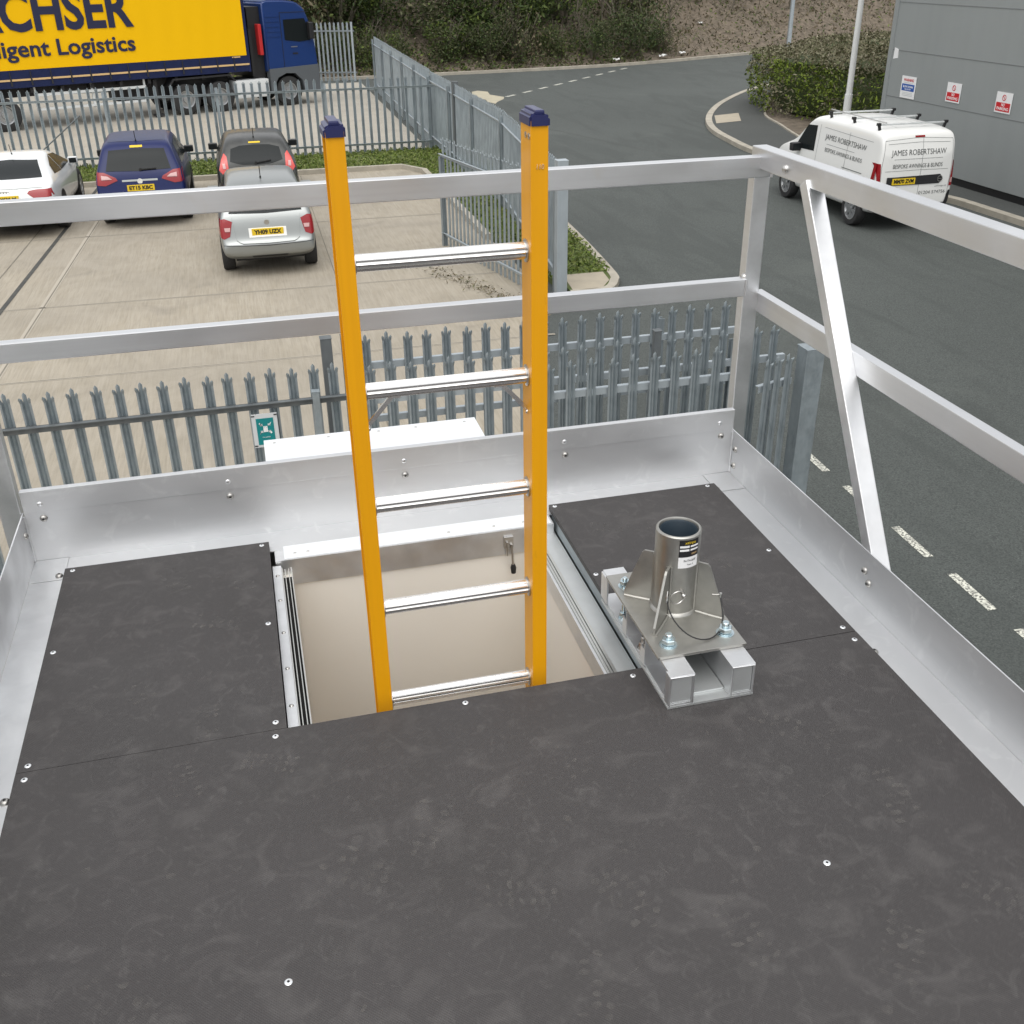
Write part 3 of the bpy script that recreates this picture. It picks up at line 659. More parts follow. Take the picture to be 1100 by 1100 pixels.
# ================================================================ VEHICLES
def interp(tab, y):
    if y <= tab[0][0]: return tab[0][1]
    for (a, b), (c, d) in zip(tab, tab[1:]):
        if y <= c:
            t = (y-a)/(c-a); return b+(d-b)*t
    return tab[-1][1]
def car_shell(name, paint, parent, ys, top, low, wid, belt, roofw, Wd, extra=None):
    """closed smooth body; returns object and its BVH (y = 0 at the tail, x right, z up from the road)"""
    b = MB(); rings = []
    for y in ys:
        zt, zl, w, zb, k = interp(top, y), interp(low, y), interp(wid, y)*Wd/2, interp(belt, y), interp(roofw, y)
        zb = min(zb, zt-.06)
        half = [(0, zl), (w*.8, zl), (w*.96, zl+.06), (w, zl+(zb-zl)*.35), (w*1.0, zl+(zb-zl)*.75), (w*.975, zb)]
        if zt-zb > .2: half += [(w*(.95*.35+k*.65), zb+(zt-zb)*.62), (w*k, zt-.055), (w*k*.86, zt-.012), (w*k*.5, zt), (0, zt)]
        else: half += [(w*.95, zb+(zt-zb)*.5), (w*.90, zt-.02), (w*.8, zt-.008), (w*.5, zt), (0, zt)]
        rings.append([V(x, y, z) for x, z in half]+[V(-x, y, z) for x, z in half[-2:0:-1]])
    n = len(rings[0])
    def cap(r, dy):
        c = sum(r, V(0, 0, 0))/n
        return [[c+(p-c)*.9+V(0, dy*.5, 0) for p in r], [c+(p-c)*.6+V(0, dy, 0) for p in r], [c+(p-c)*.25+V(0, dy, 0) for p in r]]
    f = cap(rings[0], -.035); g = cap(rings[-1], .04)
    allr = f[::-1]+rings+g
    vs = [p for r in allr for p in r]; fs = []
    for i in range(len(allr)-1):
        for k in range(n): fs.append((i*n+k, i*n+(k+1) % n, (i+1)*n+(k+1) % n, (i+1)*n+k))
    b.add(vs, fs); b.add([sum(allr[0], V(0, 0, 0))/n, sum(allr[-1], V(0, 0, 0))/n], [])
    c0 = len(b.v)-2
    for k in range(n):
        b.f.append((k, c0, (k+1) % n)); b.mi.append(0)
        o = (len(allr)-1)*n; b.f.append((o+k, o+(k+1) % n, c0+1)); b.mi.append(0)
    o = b.build(name, paint, parent, smooth=False)
    md = o.modifiers.new('s', 'SUBSURF'); md.levels = 2; md.render_levels = 2
    par = o.parent; o.parent = None; bpy.context.view_layer.update()
    me = bpy.data.meshes.new_from_object(o.evaluated_get(bpy.context.evaluated_depsgraph_get()))
    o.modifiers.clear(); o.data = me; o.parent = par
    me.polygons.foreach_set('use_smooth', [True]*len(me.polygons))
    bv = BVHTree.FromPolygons([v.co.copy() for v in me.vertices], [tuple(p.vertices) for p in me.polygons])
    return o, bv
def poly_at(P, t):
    L = [0]
    for a, b in zip(P, P[1:]): L.append(L[-1]+math.dist(a, b))
    d = t*L[-1]
    for i in range(len(P)-1):
        if d <= L[i+1]+1e-9:
            k = (d-L[i])/(L[i+1]-L[i]+1e-12); return (P[i][0]+(P[i+1][0]-P[i][0])*k, P[i][1]+(P[i+1][1]-P[i][1])*k)
    return P[-1]
def patch(name, m, parent, bv, view, lo, hi, off=.006, nu=14, nv=8, thick=.0):
    """panel between two outlines, laid on the shell: view 'rear','left','right','front','top'"""
    D = {'rear': V(0, 1, 0), 'front': V(0, -1, 0), 'left': V(1, 0, 0), 'right': V(-1, 0, 0), 'top': V(0, 0, -1)}[view]
    def P3(a, c):
        if view == 'rear': return V(a, -6, c)
        if view == 'front': return V(a, 12, c)
        if view == 'left': return V(-6, a, c)
        if view == 'right': return V(6, a, c)
        return V(a, c, 9)
    vs = []; ok = []
    for j in range(nv+1):
        for i in range(nu+1):
            a = poly_at(lo, i/nu); b_ = poly_at(hi, i/nu); q = (a[0]+(b_[0]-a[0])*j/nv, a[1]+(b_[1]-a[1])*j/nv)
            h = bv.ray_cast(P3(*q), D)
            if h[0] is None: vs.append(V(0, 0, 0)); ok.append(False)
            else:
                nr = h[1] if h[1].dot(D) < 0 else -h[1]
                vs.append(h[0]+nr*off*.5-D*off*.5); ok.append(True)
    fs = []
    for j in range(nv):
        for i in range(nu):
            q = (j*(nu+1)+i, j*(nu+1)+i+1, (j+1)*(nu+1)+i+1, (j+1)*(nu+1)+i)
            if all(ok[k] for k in q): fs.append(q)
    # rim back to the body so that the panel has an edge
    b = MB(); b.add(vs, fs)
    o = b.build(name, m, parent, rec=False)
    o.data.polygons.foreach_set('use_smooth', [True]*len(o.data.polygons))
    return o
def circ(y, z, r, a0, a1, n=14): return [(y+r*math.cos(R(a0+(a1-a0)*i/n)), z+r*math.sin(R(a0+(a1-a0)*i/n))) for i in range(n+1)]
def wheel(parent, x, y, r, w, side, spokes=5, rimm='rim'):
    """x = outer face position; side = +1 right, -1 left"""
    b = MB(); xi = x-side*w
    b.lathe([(r*.62, xi), (r*.93, xi), (r, xi+side*.03), (r, x-side*.03), (r*.94, x-side*.004), (r*.68, x), (r*.64, x-side*.012), (r*.62, x-side*.03)], 28, 0, (0, y, r), closed=True)
    t = b.build('tyre', 'rubber', parent, smooth=True)
    c = MB(); c.lathe([(.001, x-side*.06), (r*.62, x-side*.06), (r*.66, x-side*.006), (r*.60, x-side*.010), (r*.56, x-side*.045), (.001, x-side*.05)], 28, 0, (0, y, r), closed=True)
    for k in range(spokes):
        a = 2*math.pi*k/spokes+.3; d = V(0, math.cos(a), math.sin(a)); o = V(x-side*.026, y, r)
        c.bar(o+d*r*.08, o+d*r*.6, r*.2, .03, (1, 0, 0))
    c.lathe([(.001, x-side*.04), (r*.16, x-side*.04), (r*.14, x-side*.006), (.001, x-side*.005)], 12, 0, (0, y, r), closed=True)
    c.build('rim', rimm, t, smooth=True)
    return t
def mirror_part(parent, side, x, y, z, m, s=1):
    b = MB(); b.box(x, x+side*.2*s, y-.05*s, y+.07*s, z, z+.14*s, .03*s)
    o = b.build('door_mirror', m, parent, smooth=True)
    b = MB(); b.box(x+side*.03, x+side*.18*s, y-.052*s-.004, y-.052*s, z+.02, z+.12*s); b.build('mirror_glass', 'glass_dark', o)
def plate(parent, bv, x, z, txt, sub='', w=.52, h=.115, tilt=0):
    hit = bv.ray_cast(V(x, -6, z), V(0, 1, 0))[0]; y = (hit.y if hit else 0)-.02
    b = MB(); b.box(x-w/2, x+w/2, y, y+.03, z-h/2, z+h/2); o = b.build('number_plate', 'plate_yellow', parent)
    q = text('lettering', txt, .1, 'ink', o, frame((x, y-.003, z), (1, 0, 0), (0, 0, 1)), width=w*.86, height=h*.66, bold=.004)
    return o
def car(kind, label, loc, rz, paint, spec):
    t = thing('parked_car', label, 'car', (loc[0], loc[1], G), rz, 'cars parked nose-in on the concrete'); Wd = spec['W']
    o, bv = car_shell('body', paint, t, spec['ys'], spec['top'], spec['low'], spec['wid'], spec['belt'], spec['roofw'], Wd)
    for s, v in ((-1, 'left'), (1, 'right')):
        for wy in spec['wheels']:
            rr = spec['r']
            patch('wheel_arch', 'black', t, bv, v, circ(wy, rr, rr*1.17, 180, 0), [(wy-rr*1.17, .17), (wy+rr*1.17, .17)], .004)
            wheel(t, s*(Wd/2+.008), wy, rr, .21, s)
        for lo, hi in spec['side_glass']: patch('side_window', 'glass_dark', t, bv, v, lo, hi, .006)
        mirror_part(t, s, s*(Wd/2*.93), spec['mir'][0], spec['mir'][1], spec.get('mirm', paint))
    lo, hi = spec['rear_glass']; rw = patch('rear_window', 'glass_dark', t, bv, 'rear', lo, hi, .007, 20, 10)
    for lo, hi, m in spec['lights']:
        for s in (-1, 1):
            patch('tail_light', m, t, bv, 'rear', [(s*a, c) for a, c in lo], [(s*a, c) for a, c in hi], .024 if m == 'lamp_clear' else .012, 12, 12)
    for lo, hi, m, nm in spec.get('extra', ()): patch(nm, m, t, bv, 'rear', lo, hi, .008, 16, 5)
    patch('windscreen', 'glass_dark', t, bv, 'front', *spec['wind'], .007, 16, 8)
    plate(t, bv, spec.get('px', 0), spec['pz'], spec['plate'])
    b = MB(); ay = spec['aer']; z = bv.ray_cast(V(0, ay, 5), V(0, 0, -1))[0].z
    b.tube([(0, ay, z-.01), (0, ay-.02, z+.02)], .016, 8); b.tube([(0, ay-.02, z+.02), (0, ay-.10, z+.20)], .0075, 6); b.build('aerial', 'black', t)
    # bumper seam, boot lid seam
    for lo in spec['seams']:
        patch('seam', 'trim', t, bv, 'rear', lo, [(a, c+.010) for a, c in lo], .004, 30, 1)
    if spec.get('wiper'):
        (x0, z0), (x1, z1) = spec['wiper']; y0 = bv.ray_cast(V(x0, -6, z0), V(0, 1, 0))[0].y; y1 = bv.ray_cast(V(x1, -6, z1), V(0, 1, 0))[0].y
        b = MB(); b.bar((x0, y0-.03, z0), (x1, y1-.03, z1), .022, .02); b.lathe([(.001, 0), (.03, 0), (.025, .03), (.001, .03)], 10, 1, (x0, y0-.035, z0), closed=True); b.build('wiper', 'black', t)
    if spec.get('badge'):
        x, z, r, m = spec['badge']; y = bv.ray_cast(V(x, -6, z), V(0, 1, 0))[0].y
        b = MB(); b.lathe([(r*.6, y-.012), (r, y-.012), (r, y+.01), (r*.6, y+.01)], 20, 1, (x, 0, z), closed=True); b.lathe([(.001, y-.008), (r*.62, y-.008), (r*.62, y+.01), (.001, y+.01)], 20, 1, (x, 0, z), closed=True)
        b.build('badge', m, t, smooth=True)
    b = MB(); b.box(-Wd*.36, Wd*.36, .5, spec['ys'][-1]-.4, .18, .3); b.build('underbody', 'black', t)
    return t, bv
hatch_ys = [0, .04, .10, .2, .34, .5, .7, 1.0, 1.5, 2.0, 2.4, 2.7, 2.95, 3.2, 3.5, 3.8, 3.95]
silver = dict(W=1.60, r=.30, ys=hatch_ys,
    top=[(0, .60), (.04, .66), (.10, .99), (.2, 1.10), (.34, 1.27), (.5, 1.42), (.7, 1.475), (1.0, 1.50), (1.5, 1.51), (2.0, 1.49), (2.4, 1.42), (2.95, 1.06), (3.2, .96), (3.8, .80), (3.95, .62)],
    low=[(0, .36), (.2, .27), (.6, .22), (3.4, .22), (3.95, .34)], wid=[(0, .93), (.1, .96), (.34, .985), (.8, 1), (3, 1), (3.6, .95), (3.95, .82)],
    belt=[(0, .7), (.1, .92), (.5, .97), (2.9, .93), (3.95, .7)], roofw=[(0, .92), (.12, .90), (.5, .76), (1, .74), (2.4, .74), (2.9, .86), (3.3, .9)],
    wheels=(.72, 3.18), side_glass=[([(.75, 1.02), (1.55, .99)], [(.95, 1.38), (1.55, 1.41)]), ([(1.62, .99), (2.75, .98)], [(1.62, 1.41), (2.2, 1.37)])], mir=(2.45, .96),
    rear_glass=([(-.60, 1.05), (0, 1.03), (.60, 1.05)], [(-.48, 1.37), (0, 1.40), (.48, 1.37)]),
    lights=[([(.62, .70), (.72, .66), (.79, .70)], [(.56, .93), (.68, .98), (.76, .96)], 'lamp_red'), ([(.61, .78), (.69, .78)], [(.60, .84), (.70, .84)], 'lamp_clear')],
    extra=[([(-.31, .665), (.31, .665)], [(-.31, .815), (.31, .815)], 'white_paint', 'plate_surround'), ([(-.28, .33), (.28, .33)], [(-.3, .37), (.3, .37)], 'trim', 'bumper_slot')],
    wind=([(-.6, 1.06), (.6, 1.06)], [(-.52, 1.38), (.52, 1.38)]), pz=.745, plate='YH09 UZX', aer=.85,
    seams=([(-.56, .99), (-.52, .62), (-.44, .575), (0, .565), (.44, .575), (.52, .62), (.56, .99)], [(-.79, .56), (0, .53), (.79, .56)]), badge=(0, .895, .042, 'steel'))
car('silver', 'silver hatchback parked nearest, in front of the dark grey hatchback', (-1.14, 15.0), 0, 'car_silver', silver)
navy = dict(W=1.75, r=.33, ys=[0, .05, .12, .22, .36, .52, .75, 1.1, 1.6, 2.1, 2.6, 2.9, 3.2, 3.5, 3.8, 4.1, 4.2],
    top=[(0, .62), (.05, .70), (.12, 1.02), (.22, 1.14), (.36, 1.36), (.52, 1.54), (.75, 1.60), (1.6, 1.63), (2.1, 1.61), (2.6, 1.50), (3.2, 1.12), (3.5, 1.02), (4.1, .80), (4.2, .65)],
    low=[(0, .36), (.2, .27), (3.6, .22), (4.2, .34)], wid=[(0, .93), (.12, .965), (.4, .99), (.8, 1), (3.2, 1), (3.9, .95), (4.2, .82)],
    belt=[(0, .72), (.12, .96), (.5, 1.02), (3.1, .97), (4.2, .7)], roofw=[(0, .92), (.15, .90), (.55, .76), (1, .74), (2.6, .74), (3.2, .87)],
    wheels=(.78, 3.4), side_glass=[([(.75, 1.10), (1.7, 1.06)], [(.95, 1.46), (1.7, 1.50)]), ([(1.77, 1.06), (3.0, 1.03)], [(1.77, 1.50), (2.4, 1.45)])], mir=(2.7, 1.02), mirm='trim',
    rear_glass=([(-.62, 1.10), (0, 1.08), (.62, 1.10)], [(-.53, 1.45), (0, 1.47), (.53, 1.45)]),
    lights=[([(.42, .93), (.66, .84), (.84, .86)], [(.45, .98), (.66, 1.08), (.82, 1.09)], 'lamp_red'), ([(.52, .955), (.72, .95)], [(.60, 1.01), (.72, 1.03)], 'lamp_clear')],
    extra=[([(-.12, 1.485), (.12, 1.485)], [(-.12, 1.52), (.12, 1.52)], 'plate_yellow', 'high_brake_light'), ([(-.34, .90), (.34, .90)], [(-.34, .935), (.34, .935)], 'car_silver', 'boot_handle')],
    wind=([(-.62, 1.15), (.62, 1.15)], [(-.54, 1.48), (.54, 1.48)]), pz=.78, plate='ET15 KBC', aer=.7,
    seams=([(-.80, .60), (0, .57), (.80, .60)],), badge=(0, .90, .05, 'white_metal'), wiper=((.04, 1.11), (.34, 1.12)))
tn, bvn = car('navy', 'navy blue hatchback parked between the white coupe and the grey hatchback', (-3.42, 19.45), 0, 'car_navy', navy)
patch('roof_panel', 'navy_roof', tn, bvn, 'top', [(-.56, .72), (0, .66), (.56, .72)], [(-.56, 2.3), (0, 2.3), (.56, 2.3)], .004, 16, 12)
grey = dict(W=1.70, r=.31, ys=hatch_ys,
    top=[(0, .60), (.04, .68), (.10, .99), (.2, 1.10), (.34, 1.25), (.5, 1.39), (.7, 1.45), (1.0, 1.47), (1.5, 1.48), (2.0, 1.46), (2.4, 1.38), (2.95, 1.06), (3.2, .96), (3.8, .78), (3.95, .62)],
    low=silver['low'], wid=silver['wid'], belt=[(0, .7), (.1, .93), (.5, 1.0), (2.9, .93), (3.95, .7)], roofw=[(0, .92), (.12, .88), (.5, .74), (1, .72), (2.4, .72), (2.9, .86)],
    wheels=(.70, 3.18), side_glass=[([(.8, 1.10), (1.55, 1.04)], [(1.0, 1.33), (1.55, 1.38)]), ([(1.62, 1.04), (2.75, .98)], [(1.62, 1.38), (2.2, 1.35)])], mir=(2.4, .98),
    rear_glass=([(-.54, 1.05), (-.3, .985), (0, .975), (.3, .985), (.54, 1.05)], [(-.50, 1.27), (-.3, 1.32), (0, 1.33), (.3, 1.32), (.50, 1.27)]),
    lights=[([(.58, .84), (.72, .82), (.78, .90)], [(.60, 1.14), (.65, 1.20), (.72, 1.08)], 'pink_reflect'), ([(.64, .92), (.70, .92)], [(.65, 1.02), (.70, 1.02)], 'lamp_clear')],
    extra=[([(-.12, 1.355), (.12, 1.355)], [(-.12, 1.38), (.12, 1.38)], 'plate_yellow', 'high_brake_light')],
    wind=silver['wind'], pz=.66, plate='MX12 KLO', aer=.7, seams=([(-.79, .56), (0, .53), (.79, .56)],), wiper=((-.02, 1.01), (.3, 1.05)))
car('grey', 'dark grey hatchback with pink-red tail lights behind the silver car', (-1.10, 20.15), 0, 'car_grey', grey)
aud = dict(W=1.85, r=.345, ys=[0, .05, .14, .3, .6, .85, 1.1, 1.4, 1.8, 2.2, 2.6, 2.95, 3.25, 3.5, 3.9, 4.3, 4.55, 4.62],
    top=[(0, .62), (.05, .78), (.14, .97), (.3, 1.0), (.6, 1.04), (1.1, 1.22), (1.4, 1.31), (1.8, 1.365), (2.2, 1.37), (2.6, 1.30), (3.25, 1.0), (3.5, .95), (4.3, .80), (4.62, .62)],
    low=[(0, .36), (.3, .25), (4.0, .2), (4.62, .32)], wid=[(0, .90), (.14, .95), (.6, .99), (1, 1), (3.5, 1), (4.2, .95), (4.62, .8)],
    belt=[(0, .8), (.3, .92), (1.1, .93), (3.2, .90), (4.62, .7)], roofw=[(0, .92), (.6, .86), (1.2, .72), (1.8, .66), (2.6, .68), (3.2, .86)],
    wheels=(1.05, 3.75), side_glass=[([(1.15, 1.03), (1.9, .98)], [(1.35, 1.16), (1.9, 1.28)]), ([(1.95, .98), (3.15, .96)], [(1.95, 1.29), (2.65, 1.22)])], mir=(2.95, .93),
    rear_glass=([(-.66, 1.055), (0, 1.05), (.66, 1.055)], [(-.52, 1.28), (0, 1.30), (.52, 1.28)]),
    lights=[([(.42, .86), (.55, .76), (.88, .79)], [(.46, .905), (.6, .92), (.85, .92)], 'lamp_red')],
    extra=[([(-.72, .945), (0, .94), (.72, .945)], [(-.70, .955), (0, .95), (.70, .955)], 'car_silver', 'boot_lip')],
    wind=([(-.6, 1.03), (.6, 1.03)], [(-.5, 1.26), (.5, 1.26)]), pz=.78, plate='J3 OKM M', aer=1.75,
    seams=([(-.55, .93), (-.5, .70), (0, .68), (.5, .70), (.55, .93)], [(-.86, .60), (0, .56), (.86, .60)]))
ta, bva = car('white', 'white two-door coupe parked at the left edge of the photo', (-5.90, 19.05), 0, 'car_white', aud)
b = MB(); y = bva.ray_cast(V(0, -6, .885), V(0, 1, 0))[0].y
for x in (-.075, -.025, .025, .075): b.lathe([(.026, y-.008), (.034, y-.008), (.034, y+.004), (.026, y+.004)], 18, 1, (x, 0, .885), closed=True)
b.build('badge', 'steel', ta, smooth=True)

# white van
van = thing('parked_van', 'white panel van with roof bars parked beside the grey warehouse', 'van', (10.86, 14.75, G), R(-1))
van.scale = (.92, 1, 1)
vW = 1.83; vys = [0, .04, .10, .2, .4, .8, 1.4, 2.0, 2.5, 2.8, 3.1, 3.4, 3.7, 3.95, 4.2, 4.35, 4.41]
vb, vbv = car_shell('body', 'white_paint', van, vys,
    [(0, 1.50), (.04, 1.72), (.10, 1.80), (.4, 1.845), (1.4, 1.855), (2.5, 1.83), (2.8, 1.76), (3.4, 1.28), (3.7, 1.16), (4.2, 1.0), (4.41, .75)],
    [(0, .34), (.3, .28), (4.0, .24), (4.41, .36)], [(0, .955), (.1, .975), (.4, 1), (3.4, 1), (4.1, .94), (4.41, .8)],
    [(0, 1.1), (.4, 1.12), (3.3, 1.08), (4.41, .8)], [(0, .93), (.4, .90), (2.6, .88), (3.4, .88)], vW)
for s, v in ((-1, 'left'), (1, 'right')):
    for wy in (.72, 3.48):
        patch('wheel_arch', 'black', van, vbv, v, circ(wy, .32, .375, 180, 0), [(wy-.375, .17), (wy+.375, .17)], .004)
        wheel(van, s*(vW/2+.008), wy, .32, .22, s, 6)
    patch('side_window', 'glass_dark', van, vbv, v, [(2.45, 1.13), (3.3, 1.09)], [(2.5, 1.62), (2.95, 1.58)], .006)
    patch('door_seam', 'grey_ink', van, vbv, v, [(1.18, .5), (1.18, 1.66)], [(1.188, .5), (1.188, 1.66)], .004, 16, 1)
    patch('door_seam', 'grey_ink', van, vbv, v, [(2.3, .42), (2.36, 1.66)], [(2.308, .42), (2.368, 1.66)], .004, 16, 1)
    patch('door_rail', 'grey_ink', van, vbv, v, [(.5, 1.0), (1.25, 1.0)], [(.5, 1.015), (1.25, 1.015)], .005, 10, 1)
    patch('rub_strip', 'trim', van, vbv, v, [(1.2, .46), (3.0, .46)], [(1.2, .55), (3.0, .55)], .010, 14, 2)
    patch('door_seam', 'grey_ink', van, vbv, v, [(.32, 1.60), (2.2, 1.62)], [(.32, 1.606), (2.2, 1.626)], .004, 20, 1)
    mirror_part(van, s, s*vW/2*.96, 3.05, 1.05, 'trim', 1.2)
for s in (-1, 1):
    tl = patch('tail_light', 'lamp_red', van, vbv, 'left' if s < 0 else 'right', [(.05, .80), (.16, .84)], [(.05, 1.24), (.12, 1.28)], .03, 14, 20)
    patch('tail_light', 'lamp_red', van, vbv, 'rear', [(s*.79, .80), (s*.865, .80)], [(s*.82, 1.26), (s*.865, 1.26)], .014, 6, 10)
    patch('reversing_light', 'lamp_clear', van, vbv, 'rear', [(s*.80, .86), (s*.85, .86)], [(s*.81, .95), (s*.855, .95)], .018, 4, 4)
    patch('bumper_corner', 'trim', van, vbv, 'rear', [(s*.70, .36), (s*.84, .38)], [(s*.80, .72), (s*.86, .72)], .012, 8, 8)
patch('rear_bumper', 'trim', van, vbv, 'rear', [(-.86, .36), (.86, .36)], [(-.86, .50), (.86, .50)], .016, 20, 3)
patch('windscreen', 'glass_dark', van, vbv, 'front', [(-.7, 1.3), (.7, 1.3)], [(-.62, 1.70), (.62, 1.70)], .007, 16, 8)
patch('plate_band', 'trim', van, vbv, 'rear', [(-.66, .86), (0, .86), (.55, .86), (.62, .93)], [(-.66, 1.01), (0, 1.02), (.55, 1.03), (.62, .955)], .012, 24, 6)
plate(van, vbv, -.28, .93, 'MM70 ZVM')
patch('door_seam', 'grey_ink', van, vbv, 'rear', [(.08, .50), (.08, 1.72)], [(.087, .50), (.087, 1.72)], .004, 24, 1)
for pts in ([(-.78, .52), (-.80, 1.2), (-.76, 1.66), (0, 1.70), (.76, 1.66), (.80, 1.2), (.78, .52)], [(-.72, 1.12), (0, 1.13), (.72, 1.12)], [(-.7, 1.60), (0, 1.62), (.7, 1.60)]):
    patch('door_seam', 'grey_ink', van, vbv, 'rear', pts, [(a*.992, c-.006) for a, c in pts], .004, 60, 1)
patch('high_brake_light', 'lamp_red', van, vbv, 'rear', [(-.11, 1.70), (.11, 1.70)], [(-.11, 1.73), (.11, 1.73)], .012, 8, 2)
y = vbv.ray_cast(V(.55, -6, .945), V(0, 1, 0))[0].y
b = MB(); b.lathe([(.045, y-.022), (.058, y-.022), (.058, y-.01), (.045, y-.01)], 20, 1, (.55, 0, .945), closed=True); b.bar((.51, y-.016, .945), (.59, y-.016, .945), .01, .012); b.build('badge', 'steel', van)
def on_shell(o, bv, D, off=.007):
    """press flat lettering onto the shell"""
    for v in o.data.vertices:
        h = bv.ray_cast(v.co-D*3, D)
        if h[0]: v.co = h[0]-D*off
for (body, z, w, h) in (('JAMES ROBERTSHAW', 1.44, 1.24, .13), ('BESPOKE AWNINGS & BLINDS', 1.20, 1.12, .075)):
    on_shell(text('lettering', body, .1, 'grey_ink', van, frame((0.0, -1, z), (1, 0, 0), (0, 0, 1)), width=w, height=h, bold=.0), vbv, V(0, 1, 0))
    on_shell(text('lettering', body, .1, 'grey_ink', van, frame((-1.2, 1.30, z+.02), (0, -1, 0), (0, 0, 1)), width=w*1.28, height=h, bold=.0), vbv, V(1, 0, 0))
on_shell(text('lettering', '01204 574756', .1, 'grey_ink', van, frame((.42, -1, .70), (1, 0, 0), (0, 0, 1)), width=.62, height=.06), vbv, V(0, 1, 0))
on_shell(text('lettering', 'awnings.uk', .1, 'grey_ink', van, frame((.6, -1, .81), (1, 0, 0), (0, 0, 1)), width=.28, height=.035), vbv, V(0, 1, 0))
patch('lettering_rule', 'grey_ink', van, vbv, 'rear', [(-.55, 1.325), (.55, 1.325)], [(-.55, 1.331), (.55, 1.331)], .005, 16, 1)
patch('lettering_rule', 'grey_ink', van, vbv, 'left', [(.9, 1.325), (2.0, 1.325)], [(.9, 1.331), (2.0, 1.331)], .005, 16, 1)
rk = None
for i, y in enumerate((.35, 1.25, 2.15)):
    b = MB(); b.tube([(-.80, y, 1.90), (.80, y, 1.90)], .017, 10); br = b.build('roof_bar', 'alu_dull', van, smooth=True)
    for s in (-1, 1):
        b = MB()
        z = vbv.ray_cast(V(s*.72, y, 5), V(0, 0, -1))[0].z
        b.bar((s*.72, y, z-.02), (s*.76, y, 1.92), .05, .035, (0, 1, 0)); b.box(s*.76-.04, s*.76+.04, y-.03, y+.03, 1.885, 1.935, .008)
        b.build('bar_foot', 'black', br)
b = MB(); b.tube([(-.66, .25, 1.945), (-.66, 2.3, 1.945)], .012, 8); b.build('roof_pipe', 'steel', van)
b = MB(); b.box(-.62, .62, .6, 2.3, 1.862, 1.868); 
patch('roof_rib', 'white_metal', van, vbv, 'top', [(-.35, .3), (-.35, 2.3)], [(-.33, .3), (-.33, 2.3)], .012, 12, 1)
patch('roof_rib', 'white_metal', van, vbv, 'top', [(.33, .3), (.33, 2.3)], [(.35, .3), (.35, 2.3)], .012, 12, 1)

# articulated lorry
LA = R(22)
lor = thing('lorry', 'yellow and navy curtain-sided lorry with a blue cab behind the far fence', 'lorry', (-8.42, 34.81, G), LA)
b = MB(); b.box(-5, 8.38, .02, 2.52, 1.30, 4.05, .02); b.build('trailer_body', 'lorry_blue', lor)
b = MB()
N = 120; vs = []; fs = []
for i in range(N+1):
    x = -4.9+i*(8.30+4.9)/N
    for j in range(9):
        z = 1.79+j*(3.98-1.79)/8; vs.append(V(x, -.008+.006*math.sin(x*9)*math.sin(j/8*3.14)-.004*math.sin(x*2.3), z))
b.add(vs, [(i*9+j, (i+1)*9+j, (i+1)*9+j+1, i*9+j+1) for i in range(N) for j in range(8)]); cu = b.build('side_curtain', 'lorry_yellow', lor)
for p in cu.data.polygons: p.use_smooth = True
b = MB(); b.box(-4.95, 8.36, -.012, .018, 1.27, 1.785); b.build('curtain_skirt', 'lorry_blue', lor)
b = MB(); b.box(-4.95, 8.36, -.03, -.013, 1.475, 1.53); b.build('strap_line', 'tan', lor)
for i in range(21):
    x = -4.6+i*.62; b = MB(); b.box(x-.025, x+.025, -.042, -.031, 1.33, 1.56); b.box(x-.012, x+.012, -.0315, -.013, 1.54, 1.76)
    b.build('buckle', 'chassis', lor)
b = MB(); b.box(7.75, 8.05, -.02, -.013, 1.73, 1.77); b.build('marker_plate', 'tan', lor)
b = MB(); b.box(8.31, 8.41, -.02, 2.54, 1.25, 4.08, .01); b.box(-5, 8.305, -.02, .0, 3.98, 4.08); b.build('body_frame', 'lorry_blue', lor)
def lt(s, z): return frame((s, -.032, z), (1, 0, 0), (0, 0, 1))
text('lettering', 'DACHSER', 1, 'lorry_ink', lor, lt(1.47, .0) @ Matrix.Translation((0, 3.38, 0)), width=5.95, height=1.18, bold=.03)
text('lettering', 'Intelligent Logistics', 1, 'lorry_ink', lor, lt(1.62, .0) @ Matrix.Translation((0, 2.36, 0)), width=5.62, height=.63, bold=.022)
b = MB(); b.box(-5, 7.8, .55, .72, .95, 1.25); b.box(-5, 7.8, 1.8, 1.97, .95, 1.25)
for i in range(14): b.box(-4.8+i*.95, -4.7+i*.95, .1, 2.4, 1.1, 1.24)
b.box(3.8, 11, .75, 1.75, .55, .95); b.build('chassis', 'chassis', lor)
b = MB(); b.box(1.0, 4.6, .06, .12, .98, 1.06); b.box(1.0, 4.6, .06, .12, .55, .62); [b.box(x, x+.06, .12, .18, .5, 1.25) for x in (1.0, 2.8, 4.54)]; b.build('side_guard', 'lorry_white', lor)
b = MB(); b.box(4.9, 5.02, .2, .34, .1, 1.2); b.box(4.8, 5.12, .14, .4, .04, .1); b.build('landing_leg', 'chassis', lor)
b = MB(); b.box(7.75, 9.05, .03, .6, .38, .98, .05); b.build('fuel_tank', 'lorry_white', lor, smooth=True)
